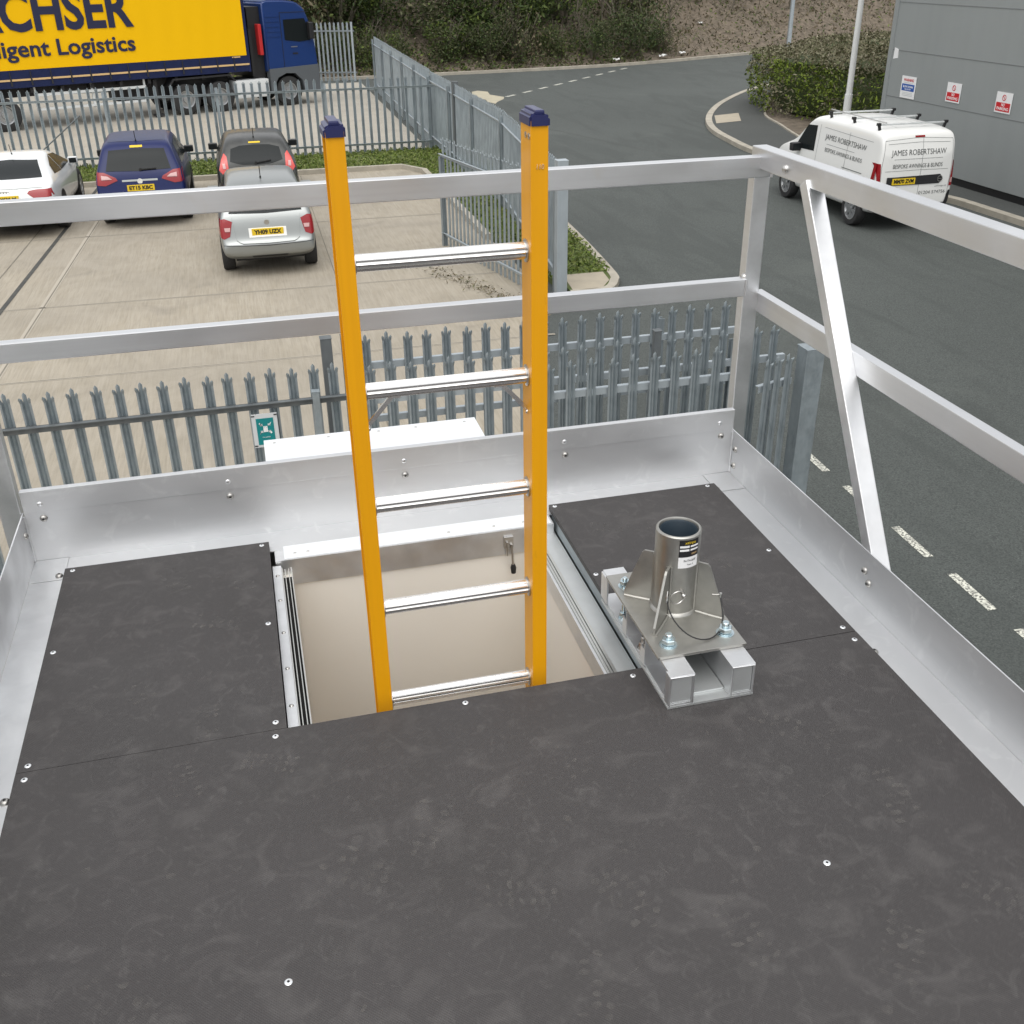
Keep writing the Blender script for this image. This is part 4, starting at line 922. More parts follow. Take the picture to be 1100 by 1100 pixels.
def big_wheel(x, y=.06, r=.5):
    b = MB(); b.lathe([(r*.58, 0), (r*.9, 0), (r, .03), (r, .27), (r*.9, .3), (r*.58, .3)], 32, 1, (x, y, r), closed=True); t = b.build('tyre', 'rubber', lor, smooth=True)
    c = MB(); c.lathe([(.001, .12), (r*.56, .12), (r*.6, .02), (r*.52, .03), (r*.46, .09), (r*.25, .09), (r*.22, .03), (.001, .03)], 28, 1, (x, y, r), closed=True)
    for k in range(10): a = k*.628; c.tube([(x+math.cos(a)*r*.36, y+.1, r+math.sin(a)*r*.36), (x+math.cos(a)*r*.36, y+.07, r+math.sin(a)*r*.36)], .018, 6)
    c.build('rim', 'rim', t, smooth=True)
for x in (-2.62, -1.31, 0, 5.95, 7.2, 9.85):
    big_wheel(x); big_wheel(x, 2.18)
b = MB()
for x0, x1 in ((5.35, 7.8),): b.prism([(x0, .95), (x0+.2, 1.2), (x1-.2, 1.22), (x1, 1.0), (x1, .96), (x1-.22, 1.16), (x0+.22, 1.14), (x0+.06, .93)], .03, .55)
b.build('mudguard', 'chassis', lor)
# cab: rounded box body
b = MB()
prof = [(9.08, 1.15), (9.08, 3.44), (9.25, 3.50), (9.9, 3.49), (10.40, 3.42), (10.70, 3.2), (10.86, 2.8), (11.03, 2.0), (11.08, 1.3), (11.08, 1.15)]
b.prism(prof, .04, 2.48); cb_ = b.build('cab', 'cab_blue', lor)
bm = bmesh.new(); bm.from_mesh(cb_.data); bmesh.ops.bevel(bm, geom=bm.edges[:], offset=.06, segments=3, affect='EDGES'); bm.to_mesh(cb_.data); bm.free()
for p in cb_.data.polygons: p.use_smooth = True
try: cb_.data.set_sharp_from_angle(angle=R(50))
except Exception: pass
b = MB(); b.prism([(9.12, .55), (9.12, 1.28), (11.06, 1.34), (11.08, .45), (10.45, .45), (10.36, .85), (10.1, 1.09), (9.75, 1.11), (9.42, .98), (9.24, .7), (9.2, .55)], .0, .3); b.build('lower_fairing', 'cab_grey', lor)
b = MB(); b.box(10.55, 11.1, .05, 2.5, .42, 1.1, .05); b.build('front_bumper', 'cab_grey', lor)
b = MB(); b.prism([(9.84, 2.20), (9.84, 2.86), (10.66, 2.88), (10.82, 2.52), (10.84, 2.16), (10.4, 2.12)], .026, .04); b.build('side_window', 'glass_dark', lor)
b = MB(); b.prism([(10.98, 2.1), (10.76, 3.02), (10.80, 3.02), (11.03, 2.1)], .25, 2.28); b.build('windscreen', 'glass_dark', lor)
b = MB(); [b.box(9.14, 9.70, .022, .04, z, z+.045, .0) for z in (2.96, 2.80, 2.64, 2.48, 2.32)]; b.build('cab_louvres', 'cab_blue', lor)
b = MB(); b.box(9.72, 9.735, .030, .04, 1.3, 3.1); b.box(9.735, 10.85, .030, .04, 3.08, 3.095); b.box(10.1, 10.3, .022, .04, 1.72, 1.77); b.build('door_seams', 'black', lor)
b = MB(); b.box(10.05, 10.3, .026, .04, 1.95, 1.98); b.build('badge', 'steel', lor)
b = MB(); b.box(10.72, 10.9, -.22, -.02, 2.2, 2.75, .03); b.box(10.74, 10.82, -.05, .1, 2.72, 2.76); b.build('door_mirror', 'black', lor)
b = MB(); b.box(8.86, 8.99, .05, .35, 1.75, 2.75, .02); b.build('red_hose_panel', 'red_plastic', lor)
b = MB(); b.box(8.6, 9.07, .3, 2.3, 1.0, 3.3); b.box(8.5, 8.6, .1, .5, 1.1, 2.6); b.build('cab_back', 'black', lor)

# ================================================================ WORK PLATFORM
pf = thing('work_platform', 'raised work platform decked in dark grit boards edged with aluminium', 'platform', (0, 0, 0))
PX0, PX1, PY0 = -2.1227, 0.0, -4.6
def board(pts, label=None):
    b = MB(); b.slab(pts, -.018, 0); o = b.build('deck_board', 'deck', pf)
    return o
def screws(par, pts):
    for x, y in pts:
        b = MB(); b.lathe([(.0008, .0020), (.0055, .0022), (.0074, .0008), (.0074, -.004), (.0008, -.004)], 14, 2, (x, y, 0), closed=True)
        o = b.build('screw', 'screw', par, smooth=True)
        b = MB(); b.lathe([(.0002, .0027), (.0026, .0027), (.0026, .0023), (.0002, .0023)], 8, 2, (x, y, 0), closed=True); b.build('recess', 'black', o)
bl = board([(PX0+.001, -.9245), (-1.5155, -.9245), (-1.5155, 0), (PX0+.001, 0)])
br = board([(-.5963, -.9235), (PX1, -.9235), (PX1, 0), (-.5963, 0)])
bn = board([(PX0+.001, PY0), (PX1, PY0), (PX1, -.926), (PX0+.001, -.926)])
screws(bl, [(-2.098, -.019), (-2.1, -.451), (-2.098, -.905), (-1.54, -.898), (-1.538, -.465), (-1.538, -.018)])
screws(br, [(-.031, -.014), (-.028, -.469), (-.025, -.90), (-.58, -.016), (-.584, -.461)])
screws(bn, [(-2.099, -.952), (-1.543, -.95), (-1.083, -.946), (-.648, -.952), (-.024, -.959), (-.485, -1.635), (-1.555, -1.635), (-2.099, -1.6), (-.024, -1.66), (-2.099, -2.3), (-.024, -2.4), (-1.05, -2.3)])
# boot prints and scratches in the dust of the boards
def dust_mat():
    m = bpy.data.materials.new('dust'); m.use_nodes = True; t = m.node_tree; b_ = t.nodes['Principled BSDF']
    b_.inputs['Base Color'].default_value = (.17, .16, .15, 1); b_.inputs['Roughness'].default_value = .8
    tc = t.nodes.new('ShaderNodeTexCoord'); n = t.nodes.new('ShaderNodeTexNoise'); n.inputs['Scale'].default_value = 45; n.inputs['Detail'].default_value = 8
    n2 = t.nodes.new('ShaderNodeTexNoise'); n2.inputs['Scale'].default_value = 9
    mr = t.nodes.new('ShaderNodeMapRange'); mr.inputs['From Min'].default_value = .32; mr.inputs['From Max'].default_value = .72; mr.inputs['To Max'].default_value = .68
    mu = t.nodes.new('ShaderNodeMath'); mu.operation = 'MULTIPLY'
    t.links.new(tc.outputs['Object'], n.inputs['Vector']); t.links.new(tc.outputs['Object'], n2.inputs['Vector'])
    t.links.new(n.outputs['Fac'], mr.inputs['Value']); t.links.new(mr.outputs[0], mu.inputs[0]); t.links.new(n2.outputs['Fac'], mu.inputs[1]); t.links.new(mu.outputs[0], b_.inputs['Alpha'])
    M['dust'] = m
dust_mat()
def prints(par, spots, scr, seed, area):
    rg = random.Random(seed); b = MB()
    def blob(x, y, w, l, a, z=.0006):
        n = 7; k = rg.uniform(.75, 1.1); ca, sa = math.cos(a), math.sin(a); vs = []
        for i in range(n):
            t = 2*math.pi*i/n; q = rg.uniform(.7, 1.15); u, v = math.cos(t)*w*q*k, math.sin(t)*l*q; vs.append(V(x+u*ca-v*sa, y+u*sa+v*ca, z))
        b.add(vs, [tuple(range(n))])
    for x, y, a, s in spots:
        a = R(a); f = rg.random()
        for i in range(7):
            for j in range(3):
                if rg.random() < .18+.25*f: continue
                u, v = (j-1)*.026*s, (i-3)*.024*s
                blob(x+u*math.cos(a)-v*math.sin(a), y+u*math.sin(a)+v*math.cos(a), rg.uniform(.009, .015)*s, rg.uniform(.005, .010)*s, a+rg.uniform(-.3, .3))
    for i in range(int(area*20)):
        x = rg.uniform(-2.08, -.04); y = rg.uniform(*scr)
        if any(math.hypot(x-p[0], y-p[1]) < .2 for p in spots) or rg.random() < .3: blob(x, y, rg.uniform(.004, .015), rg.uniform(.003, .010), rg.uniform(0, 3), .0004)
    for i in range(int(area*3)):
        x = rg.uniform(-2.0, -.1); y = rg.uniform(*scr); a = rg.uniform(0, 6.28); L = rg.uniform(.03, .14); w = .0008; c = rg.uniform(-.3, .3); last = None
        for k in range(6):
            p = V(x+math.cos(a+c*k/5)*L*k/5, y+math.sin(a+c*k/5)*L*k/5, .0008)
            if last: d = (p-last).normalized(); nn = V(-d.y, d.x, 0)*w; b.add([last-nn, last+nn, p+nn, p-nn], [(0, 1, 2, 3)])
            last = p
    return tag(b.build('dust_marks', 'dust', par, rec=False), 'pale boot prints and scuffs in the dust', kind='stuff')
prints(bn, [(-.90, -1.62, 20, 1), (-1.02, -1.78, -20, .9), (-1.40, -1.42, 60, 1.1), (-1.25, -1.33, -30, 1), (-.72, -1.74, 10, 1), (-1.56, -1.04, 70, .8), (-1.75, -1.05, 15, .8), (-.35, -1.25, 50, 1.1), (-.25, -1.5, 0, 1), (-1.85, -1.6, 35, 1), (-.45, -1.85, -40, 1), (-1.1, -1.55, 80, .9), (-1.7, -1.75, 10, .9), (-.2, -1.8, 30, .9), (-.9, -1.2, 45, .8), (-1.5, -2.2, 10, 1), (-.8, -2.3, 60, 1)], (-2.6, -.95), 4, 3.4)
prints(bl, [(-1.80, -.16, 20, .9), (-1.62, -.22, 50, .9), (-1.66, -.42, 70, 1), (-1.85, -.72, 30, .9), (-1.7, -.85, 0, .8)], (-.9, -.03), 6, 0)
prints(br, [(-.30, -.28, 40, 1), (-.2, -.5, 80, .9), (-.25, -.75, 20, .9), (-.45, -.2, 70, .8)], (-.9, -.03), 7, 0)
# dark packing strip under the board edges round the opening
b = MB(); b.box(-1.54, -1.5175, -.92, 0, -.05, -.0185); b.box(-1.5, -.6, -.99, -.94, -.05, -.0185); b.build('packing_strip', 'rubber', pf)
TH = .1365
def rivet(b, p, d, r=.0125, h=.008):
    ax = {'x': 0, 'y': 1, 'z': 2}[d[-1]]; s = -1 if d[0] == '-' else 1
    prof = [(.0005, s*h), (r*.45, s*h), (r*.8, s*h*.7), (r, s*h*.2), (r, 0), (.0005, 0)]
    b.lathe(prof, 16, ax, (0, 0, 0), closed=True)
    n = 16*len(prof)
    for i in range(len(b.v)-n, len(b.v)): b.v[i] = (b.v[i][0]+p[0], b.v[i][1]+p[1], b.v[i][2]+p[2])
def bolts(par, pts, d, r=.0115):
    for p in pts:
        b = MB(); rivet(b, p, d, r); o = b.build('bolt', 'bolt', par, smooth=True)
        q = MB(); ax = d[-1]; s = -1 if d[0] == '-' else 1
        e = .0088*s
        if ax == 'y': q.lathe([(.0005, e), (r*.33, e), (r*.33, e-.001*s), (.0005, e-.001*s)], 6, 1, p, closed=True)
        elif ax == 'x': q.lathe([(.0005, e), (r*.33, e), (r*.33, e-.001*s), (.0005, e-.001*s)], 6, 0, p, closed=True)
        else: q.lathe([(.0005, e), (r*.33, e), (r*.33, e-.001*s), (.0005, e-.001*s)], 6, 2, p, closed=True)
        q.build('hex_socket', 'black', o)
# far toe board: angle section with an upper strip
b = MB(); b.box(-2.219, .1035, .1012, .105, -.02, .1505); b.box(-2.219, .1035, -.03, .1010, -.0235, -.0195)
tf = b.build('toe_board', 'alu_toe', pf)
b = MB(); b.box(-2.219, .1035, .0975, .1195, .151, .2234, .0015); us = b.build('upper_strip', 'alu_toe', tf)
bolts(tf, [(-2.168, .101, .128), (-1.615, .101, .126), (-1.057, .101, .126), (-.51, .101, .128), (.06, .101, .128)], '-y')
bolts(tf, [(-1.54, .016, -.0195), (-2.01, .013, -.0195), (-.494, .012, -.0195), (-.12, .012, -.0195)], 'z')
for x in (-2.169, -1.615, -1.058, -.514, .05): b = MB(); rivet(b, (x, .0975, .178), '-y', .008, .003); b.build('rivet', 'alu', tf, smooth=True)
# right and left toe boards
b = MB(); b.box(.105, .109, PY0, .118, -.02, .145); b.box(-.03, .1045, PY0, -.0315, -.0235, -.0195); b.box(-.03+.032, .1045, -.0315, .10, -.0185, -.0165)
tr = b.build('toe_board', 'alu_toe', pf)
bolts(tr, [(.105, -.772, .084), (.105, -.799, .057), (.105, .07, .084), (.105, .072, .02), (.105, -1.75, .07), (.105, -2.4, .07)], '-x')
bolts(tr, [(.012, -1.0, -.0195), (.004, -.016, -.0165), (.012, -2.0, -.0195)], 'z')
b = MB(); b.box(-2.229, -2.225, PY0, .118, -.02, .145); b.box(-2.2245, -2.09, PY0, -.0315, -.0235, -.0195); b.box(-2.2245, -2.125, -.0315, .10, -.0185, -.0165)
tl_ = b.build('toe_board', 'alu_worn', pf)
bolts(tl_, [(-2.225, .07, .09), (-2.225, -.8, .07), (-2.225, -1.6, .07)], 'x'); bolts(tl_, [(-2.14, -.012, -.0165), (-2.137, -.994, -.0195), (-2.137, -2.0, -.0195)], 'z')
for x, s in ((.103, -1), (-2.223, 1)):
    b = MB(); b.tube([(x, .099, -.015), (x+s*.001, .0985, .05), (x, .099, .14)], [.004, .0035, .004], 6); b.build('weld_bead', 'alu_worn', pf, smooth=True)
# tower body under the deck
b = MB()
b.box(-2.2, -2.16, PY0, .09, G, -.03); b.box(.06, .10, PY0, .09, G, -.03); b.box(-2.16, .06, .05, .09, G, -.03); b.box(-2.16, .06, PY0, PY0+.04, G, -.03)
b.build('tower_wall', 'alu_dull', pf)
b = MB(); b.box(-2.16, .06, PY0+.04, .05, G, G+.05); b.build('tower_floor', 'floor_in', pf)
b = MB(); b.box(-.5945, -.585, -.90, 0, -.0595, -.0185); b.build('edge_frame', 'galv_mid', pf)
b = MB()
b.box(-2.15, .05, -.99, -.94, -.10, -.051); [b.box(x, x+.05, PY0+.05, -1.0, -.10, -.03) for x in (-2.15, -1.1, 0.0)]; b.build('joist', 'alu_dull', pf)

# ---------------------------------------------------------------- hatch
ht = thing('roof_hatch', 'open rectangular roof hatch with sliding aluminium tracks and beige lining', 'hatch', (-1.06, -.5, -.05))
def hb(name, m, boxes, bev=0, par=None, smooth=False):
    b = MB()
    for q in boxes: b.box(*[v-(1.06*-1 if 0 else 0) for v in q], bev)
    o = b.build(name, m, par or ht, smooth=smooth)
    if (par or ht) is ht: o.location = (1.06, .5, .05)
    return o
XL, XR, YF, YN = -1.455, -.683, -.092, -.97
hb('front_curb', 'alu_worn', [(-1.502, -.605, YF, -.028, -.030, -.022), (-1.502, -.605, YF, YF+.006, -.112, -.030)])
hb('curb_plate', 'alu_white', [(-1.474, -.612, YF+.004, -.008, -.0215, -.019)])
hb('lining', 'beige', [(-1.47, -.67, -.084, -.064, G+.06, -.113), (-1.49, -1.4555, YN, -.09, G+.06, -.075), (-.6825, -.65, YN, -.09, G+.06, -.125), (-1.47, -.67, YN-.02, YN, G+.06, -.1005)])
hb('side_curb', 'alu_worn', [(-.688, -.680, YN, YF-.001, -.124, -.062)])
# left runner: screwed flange and grooved track
hb('flange', 'alu_worn', [(-1.513, -1.487, -.955, -.10, -.040, -.034)])
hb('runner', 'stainless_bright', [(-1.4865, -1.4835, -.955, -.12, -.07, -.030), (-1.478, -1.4755, -.955, -.12, -.07, -.036), (-1.467, -1.4645, -.955, -.12, -.07, -.036), (-1.459, -1.4555, -.955, -.12, -.07, -.033)])
hb('runner_gap', 'rubber', [(-1.4865, -1.4555, -.955, -.115, -.0745, -.0705)])
hb('flange', 'alu_dull', [(-.654, -.5995, -.955, -.05, -.066, -.060)])
hb('runner', 'stainless_bright', [(-.6630, -.6545, -.955, -.10, -.09, -.056), (-.6715, -.6650, -.955, -.10, -.09, -.057), (-.6795, -.6735, -.955, -.10, -.09, -.056)])
hb('runner_gap', 'rubber', [(-.6795, -.6545, -.955, -.10, -.095, -.0905)])
for q, r_, h_ in [((-1.50, y, -.034), .006, .003) for y in (-.16, -.30, -.47, -.64, -.80, -.93)]+[((x, -.06, -.019), .005, .002) for x in (-1.44, -1.40, -1.20, -.95, -.80, -.70)]:
    b = MB(); rivet(b, q, 'z', r_, h_); o = b.build('rivet', 'steel', ht, smooth=True); o.location = (1.06, .5, .05)
b = MB(); b.box(-.775, -.745, YF-.008, YF-.001, -.085, -.045); b.tube([(-.752, YF-.012, -.07), (-.748, YF-.014, -.145)], .0045, 8); b.tube([(-.766, YF-.012, -.06), (-.766, YF-.012, -.11)], .004, 8)
la = b.build('latch', 'steel', ht); la.location = (1.06, .5, .05)
b = MB(); b.tube([(-.748, YF-.014, -.145), (-.7475, YF-.014, -.158), (-.747, YF-.014, -.178)], [.006, .010, .008], 10); b.build('latch_knob', 'black', la, smooth=True)
# slid-open cover
b = MB(); b.box(-1.5, -.65, .135, .915, -.056, -.050, .001); b.box(-1.5, -.65, .905, .915, -.11, -.057); b.box(-1.5, -1.49, .135, .904, -.11, -.057); b.box(-.66, -.65, .135, .904, -.11, -.057)
cv_ = b.build('sliding_cover', 'alu_white', ht); cv_.location = (1.06, .5, .05)
for x in (-1.46, -1.25, -1.05, -.9, -.70):
    for y in (.88, .30): b = MB(); rivet(b, (x, y, -.050), 'z', .006, .002); b.build('rivet', 'steel', cv_, smooth=True)
for x in (-1.46, -.69):
    b = MB(); b.box(x-.02, x+.02, .126, .9, -.15, -.112); b.bar((x, .10, -.55), (x, .85, -.16), .03, .03); o = b.build('cover_support', 'alu_dull', ht); o.location = (1.06, .5, .05)

# ---------------------------------------------------------------- guardrail
gr = thing('guardrail', 'silver aluminium guardrail round the platform with diagonal brace', 'railing', (0, 0, 0))
def rail(name, m, q, bev=.003):
    b = MB(); b.box(*q, bev); return b.build(name, m, gr, smooth=False)
rail('top_rail', 'alu_x', (-2.32, .1600, .1100, .1480, .998, 1.062))
rail('mid_rail', 'alu_x', (-2.26, .1045, .106, .142, .6215, .6798))
po = rail('post', 'alu', (.1050, .160, .1215, .1650, -.12, .9975))
rail('post', 'alu', (-2.290, -2.2295, .108, .150, -.12, .9975))
rr_ = rail('top_rail', 'alu', (.1575, .2070, PY0, .175, 1.024, 1.086))
rr_.location = (-.0425, 0, 0)
rail('mid_rail', 'alu', (.157, .190, PY0, .16, .562, .6255))
rail('top_rail', 'alu', (-2.335, -2.292, PY0, .09, 1.024, 1.086)); rail('mid_rail', 'alu', (-2.33, -2.292, PY0, .16, .562, .6255))
for y in (-1.7, -3.2):
    rail('post', 'alu', (.1095, .154, y-.02, y+.02, -.12, 1.0235)); rail('post', 'alu', (-2.290, -2.2295, y-.02, y+.02, -.12, 1.05))
b = MB(); b.bar((.133, -.175, 1.035), (.133, -.80, .085), .040, .052, (1, 0, 0), .003); br_ = b.build('brace', 'alu_worn', gr)
b = MB(); b.box(.1095, .150, -.865, -.775, .075, .083); b.build('brace_foot', 'alu', br_)
b = MB(); b.tube([(.152, .100, 1.0), (.1525, .0995, 1.03), (.152, .100, 1.06)], [.004, .005, .004], 6); b.tube([(.103, .1045, .625), (.1035, .104, .65), (.103, .1045, .678)], [.004, .005, .004], 6); b.build('weld_bead', 'alu_worn', gr, smooth=True)
def gbolt(p, d, par=gr, r=.013):
    b = MB(); rivet(b, p, d, r, .011); o = b.build('bolt', 'steel', par, smooth=True)
    return o
gbolt((.115, -.055, 1.052), '-x'); gbolt((.105, .128, .68), '-x'); gbolt((-2.2295, .13, .05), 'x')
b = MB(); b.lathe([(.0005, 0), (.006, 0), (.006, .03), (.0005, .03)], 8, 0, (.1605, .12, .05), closed=True); b.build('bolt_end', 'steel', gr)

# ---------------------------------------------------------------- ladder
ld = thing('ladder', 'yellow fibreglass ladder with aluminium rungs rising through the hatch', 'ladder', (-1.07, -.819, G+.05))
def LZ(z): return z-(G+.05)
def stile(x0, x1, inner, zt):
    # C channel open outwards: flanges towards the camera and away, web on the rung side
    b = MB(); o = x0 if inner > 0 else x1        # outer x
    w0, w1 = (x1-.006, x1) if inner > 0 else (x0, x0+.006)
    b.box(w0-1e-4, w1+1e-4, -.036, .036, 0, LZ(zt), .0015)
    b.box(x0, x1, -.0395, -.0345, 0, LZ(zt), .0015); b.box(x0, x1, .0345, .0395, 0, LZ(zt), .0015)
    s = b.build('stile', 'yellow', ld); s.location.x = 1.07
    c = MB()
    pr = [(x0-.003, LZ(zt)-.014), (x0-.003, LZ(zt)+.006), (x0+.006, LZ(zt)+.013), ((x0+x1)/2-.004, LZ(zt)+.015), (x1-.004, LZ(zt)+.015), (x1+.003, LZ(zt)+.010), (x1+.003, LZ(zt)-.014)]
    if inner < 0: pr = [(x0+x1-p, z) for p, z in pr][::-1]
    c.prism(pr, -.043, .043)
    cp = c.build('end_cap', 'blue_cap', s)
    bm = bmesh.new(); bm.from_mesh(cp.data); bmesh.ops.bevel(bm, geom=bm.edges[:], offset=.004, segments=2, affect='EDGES'); bm.to_mesh(cp.data); bm.free()
    c = MB(); c.box((x0+x1)/2-.010, (x0+x1)/2+.010, -.041, .041, LZ(zt)+.010, LZ(zt)+.0195, .003); c.build('cap_rib', 'blue_cap', s)
    c = MB(); c.box(x0-.003, x1+.003, -.048, .048, -.02, .03, .004); c.build('foot', 'rubber', s)
    return s
sL = stile(-1.2890, -1.2527, 1, 1.331); sR = stile(-.8866, -.8500, -1, 1.333)
z = 1.0694; i = 0
while z > G+.2:
    b = MB(); n = 40; pf_ = []
    def rr(a): return .0175+.0011*math.cos(a*14)
    vs = []
    for x in (-1.2527, -.8866):
        for k in range(n):
            a = 2*math.pi*k/n; vs.append(V(x, rr(a)*math.cos(a), rr(a)*math.sin(a)))
    b.add(vs, [(k, (k+1) % n, n+(k+1) % n, n+k) for k in range(n)])
    o = b.build('rung', 'rung', ld, smooth=True); o.location = (1.07, 0, LZ(z)); 
    for x, s in ((-1.2527, 1), (-.8866, -1)): b = MB(); b.lathe([(.017, x+s*.0001), (.0245, x+s*.0001), (.0245, x+s*.003), (.019, x+s*.005), (.017, x+s*.005)], 28, 0, (0, 0, 0), closed=True); b.build('collar', 'steel', o, smooth=True)
    if i == 1:
        for x0, x1 in ((-1.2527, -1.195), (-.8866, -.944)):
            c = MB(); c.bar((x1, 0, LZ(z)-.018), (x0, 0, LZ(z)-.082), .010, .006, (0, 1, 0)); c.bar((x1, 0, LZ(z)-.018), (x1+(.02 if x1 > x0 else -.02), 0, LZ(z)-.018), .014, .004); rivet(c, (x0+(.002 if x1 > x0 else -.002), -.009, LZ(z)-.085), '-y', .005, .003)
            q = c.build('knee_brace', 'rung', ld); q.location.x = 1.07
    z -= .28; i += 1
b = MB()
for y in (-.028, -.004): b.lathe([(.0025, -.8868), (.0062, -.8868), (.0062, -.8885), (.0025, -.8885)], 12, 0, (0, y, LZ(1.303)), closed=True)
o = b.build('rivets', 'steel', sR)
text('lettering', '110', .02, 'tan', sR, frame((-.868, -.0405, LZ(1.245)), (1, 0, 0), (.1, 0, 1)), width=.015, height=.010)

# ---------------------------------------------------------------- davit socket
ds_ = thing('davit_socket', 'stainless steel davit socket with gusseted pipe bolted to the platform', 'socket base', (-.50, -.85, 0))
def dl(b, name, m, par=None, smooth=False):
    o = b.build(name, m, par or ds_, smooth=smooth)
    if not par: o.location = (.50, .85, 0)
    return o
b = MB(); b.slab([(-.6145, -1.1015), (-.389, -1.1015), (-.389, -.60), (-.6145, -.60)], .001, .007); dl(b, 'bottom_plate', 'alu_dull')
for x0, x1 in ((-.613, -.548), (-.452, -.390)):
    b = MB(); y0, y1, z0, z1, t = -1.10, -.59, .0075, .096, .005
    if x0 < -.5:
        b.box(x0, x0+t, y0, -1.075, z0, z1); b.box(x0+.0005, x1-t, -.935, -.931, z0+t, z1-t); b.box(x0+.0005, x1-t, -.80, -.796, z0+t, z1-t); b.box(x0+.0005, x0+t, -.931, -.905, z0+t, .060); b.box(x0+.0005, x0+t, -.796, -.770, z0+t, .060); b.box(x0+.0005, x0+t, -.64, y1, z0+t, z1-t)
    else: b.box(x0, x0+t, y0, y1, z0, z1)
    q_ = 0; b.box(x1-t, x1, y0, y1, z0, z1); b.box(x0+t, x1-t, y0, y1, z1-t, z1-.0003); b.box(x0+t, x1-t, y0, y1, z0+.0003, z0+t)
    q = dl(b, 'box_tube', 'alu_worn')
    b = MB(); b.box(x0+t+.001, x1-t-.001, y0+.003, y0+.006, z0+t+.001, z1-t-.001); b.build('end_plug', 'alu_dull', q)
    b = MB(); b.tube([(x0+.003, y0-.001, z0+.003), (x0+.003, y0-.001, z1-.003), (x1-.003, y0-.001, z1-.003), (x1-.003, y0-.001, z0+.003)], .0028, 6); b.build('weld', 'alu_worn', q, smooth=True)
b = MB(); b.box(-.546, -.454, -1.07, -.60, .0075, .013); dl(b, 'floor_channel', 'alu_dull')
BP = .1045
b = MB(); b.box(-.6155, -.381, -1.030, -.635, .0965, BP, .0012); dl(b, 'base_plate', 'stainless')
pc = V(-.490, -.817)
b = MB(); PT = .338; b.lathe([(.058, BP), (.058, PT-.003), (.055, PT), (.0512, PT), (.050, PT-.002), (.050, BP)], 48, 2, (pc.x, pc.y, 0), closed=True); pp = dl(b, 'socket_pipe', 'stainless', smooth=True)
b = MB(); b.lathe([(.0495, BP), (.0495, PT-.008), (.047, PT-.004), (.0445, PT-.008), (.0445, BP)], 40, 2, (pc.x, pc.y, 0), closed=True); b.build('liner', 'pipe_liner', pp, smooth=True)
b = MB(); b.lathe([(.058, BP), (.0645, BP), (.062, BP+.005), (.058, BP+.008)], 40, 2, (pc.x, pc.y, 0), closed=True); b.build('weld', 'stainless', pp, smooth=True)
for ax, ay, GL in ((-.103, -.122, .160), (.099, -.096, .139), (-.107, .081, .136), (.1, .085, .136)):
    d = V(ax, ay, 0).normalized(); th = math.atan2(d.y, d.x)
    m4 = Matrix.Translation((pc.x, pc.y, 0)) @ Matrix.Rotation(th, 4, 'Z')
    b = MB(); b.prism([(.055, BP+.0005), (GL, BP+.0005), (GL-.002, BP+.020), (.092, BP+.140), (.085, BP+.148), (.055, BP+.148)], -.003, .003, mtx=m4)
    g_ = dl(b, 'gusset', 'stainless')
    b = MB()
    for s in (-1, 1): b.tube([m4 @ V(.063, s*.005, BP+.001), m4 @ V(.105, s*.006, BP+.001), m4 @ V(GL-.002, s*.005, BP+.001)], .004, 6); b.tube([m4 @ V(.0575, s*.005, BP+.004), m4 @ V(.0575, s*.005, BP+.146)], .0035, 6)
    b.build('weld', 'stainless', g_, smooth=True)
def stud(par_loc, z, nut=.017, h=.03, m='zinc'):
    b = MB(); x, y = par_loc
    b.lathe([(.0005, z), (nut*1.28, z), (nut*1.28, z+.0025), (.0005, z+.0025)], 24, 2, (x, y, 0), closed=True)
    b.lathe([(.0005, z+.003), (nut*1.05, z+.003), (nut*1.05, z+.0055), (.0005, z+.0055)], 20, 2, (x, y, 0), closed=True)
    b.lathe([(.0005, z+.006), (nut*.93, z+.006), (nut, z+.008), (nut, z+.018), (nut*.9, z+.020), (.0005, z+.020)], 6, 2, (x, y, 0), closed=True)
    b.lathe([(.0005, z+.02), (nut*.52, z+.0205), (nut*.52, z+h-.002), (nut*.42, z+h), (.0005, z+h)], 14, 2, (x, y, 0), closed=True)
    o = dl(b, 'bolt', m); return o
stud((-.572, -.985), BP, .018, .034); stud((-.415, -.975), BP, .018, .034); stud((-.584, -.700), BP, .014, .028, 'zinc'); stud((-.415, -.68), BP)
stud((-.590, -.715), .0128, .011, .045); stud((-.588, -.862), .0128, .012, .036, 'steel')
# pin, ring and lanyard
b = MB(); b.tube([(pc.x-.006, pc.y-.055, BP+.078), (pc.x-.010, pc.y-.082, BP+.078)], .005, 12); b.tube([(pc.x-.010, pc.y-.082, BP+.078), (pc.x-.0105, pc.y-.087, BP+.078)], [.007, .003], 12); pn = dl(b, 'locking_pin', 'steel', smooth=True)
b = MB(); c0 = V(pc.x-.028, pc.y-.084, BP+.078)
b.tube([(c0.x+.019*math.cos(a*.3927), c0.y+.002*math.sin(a), c0.z+.019*math.sin(a*.3927)) for a in range(17)], .0017, 6, cap=False); b.build('pin_ring', 'steel', pn, smooth=True)
b = MB(); L0, L1 = V(-.553, -.915, BP+.086), V(-.401, -.905, BP+.064); pts = []
for k in range(21):
    t = k/20; a = math.pi*t; pts.append(L0.lerp(L1, .5)+V(-math.cos(a)*.076, -math.sin(a)*.085+math.cos(a)*-.005, -math.sin(a)**.7*.070+math.cos(a)*.011) if 0 < k < 20 else (L0 if k == 0 else L1))
b.tube(pts, .0019, 8); ly = dl(b, 'lanyard', 'black', smooth=True)
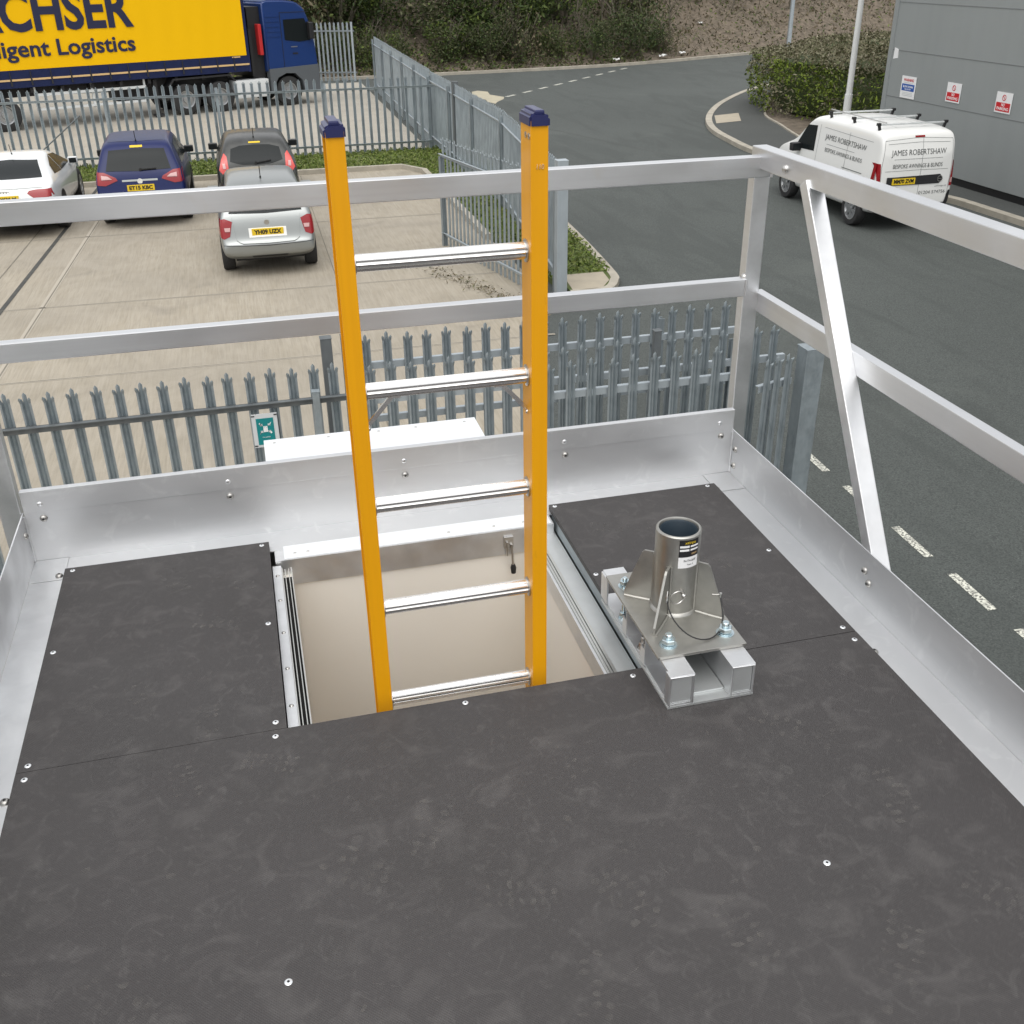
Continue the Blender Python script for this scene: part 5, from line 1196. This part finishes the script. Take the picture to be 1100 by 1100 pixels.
for p in (L0, L1): b = MB(); b.tube([p+V(0, 0, -.008), p+V(0, 0, .010)], .0036, 8); b.build('ferrule', 'steel', ly, smooth=True)
b = MB(); b.tube([(L1.x+.004, L1.y, L1.z+.008), (L1.x-.006, L1.y+.004, L1.z+.004), (L1.x-.018, L1.y+.012, L1.z+.002)], .0012, 6); b.tube([(L0.x, L0.y, L0.z+.008), (L0.x+.004, L0.y+.006, L0.z+.02), (L0.x+.001, L0.y+.004, L0.z+.008)], .0012, 6); b.build('wire_loop', 'steel', ly)
# label wrapped round the pipe, facing the camera side
LR = .0583
def wrap(name, m, a0, a1, z0, z1, off, par):
    b = MB(); n = 14; vs = []
    for k in range(n+1):
        a = R(a0+(a1-a0)*k/n)
        for z_ in (z0, z1):
            for rr_2 in (LR+off, LR+off-.0002): vs.append(V(pc.x+rr_2*math.cos(a), pc.y+rr_2*math.sin(a), z_))
    fs = [(k*4, (k+1)*4, (k+1)*4+2, k*4+2) for k in range(n)]
    b.add(vs, fs); o = b.build(name, m, par, rec=False); return o
lb_ = wrap('maker_label', 'ink', 250, 305, PT-.056, PT-.008, .0004, ds_); lb_.location = (.50, .85, 0)
w2 = wrap('maker_label', 'white', 250, 305, PT-.088, PT-.0565, .0004, ds_); w2.location = (.50, .85, 0)
for zc in (PT-.026, PT-.036):
    wrap('label_field', 'white', 252, 276, zc-.003, zc+.003, .0008, lb_); wrap('label_field', 'white', 279, 303, zc-.0025, zc+.0025, .0008, lb_)
def wrap_text(body, m, amid, z, w, h, par):
    o = text('lettering', body, .01, m, par, Matrix.Identity(4), width=w, height=h, ext=.0001)
    for v in o.data.vertices:
        a = R(amid)+v.co.x/LR; v.co = V(pc.x+(LR+.0010+v.co.z)*math.cos(a), pc.y+(LR+.0010+v.co.z)*math.sin(a), z+v.co.y)
wrap_text('xtirpa', 'plate_yellow', 279, PT-.0150, .030, .010, lb_)
wrap_text('IN-TN-2647', 'ink', 280, PT-.067, .034, .006, w2); wrap_text('Type 2', 'ink', 281, PT-.078, .018, .005, w2)
wrap_text('CAPACITY', 'tan', 291, PT-.048, .017, .005, lb_)
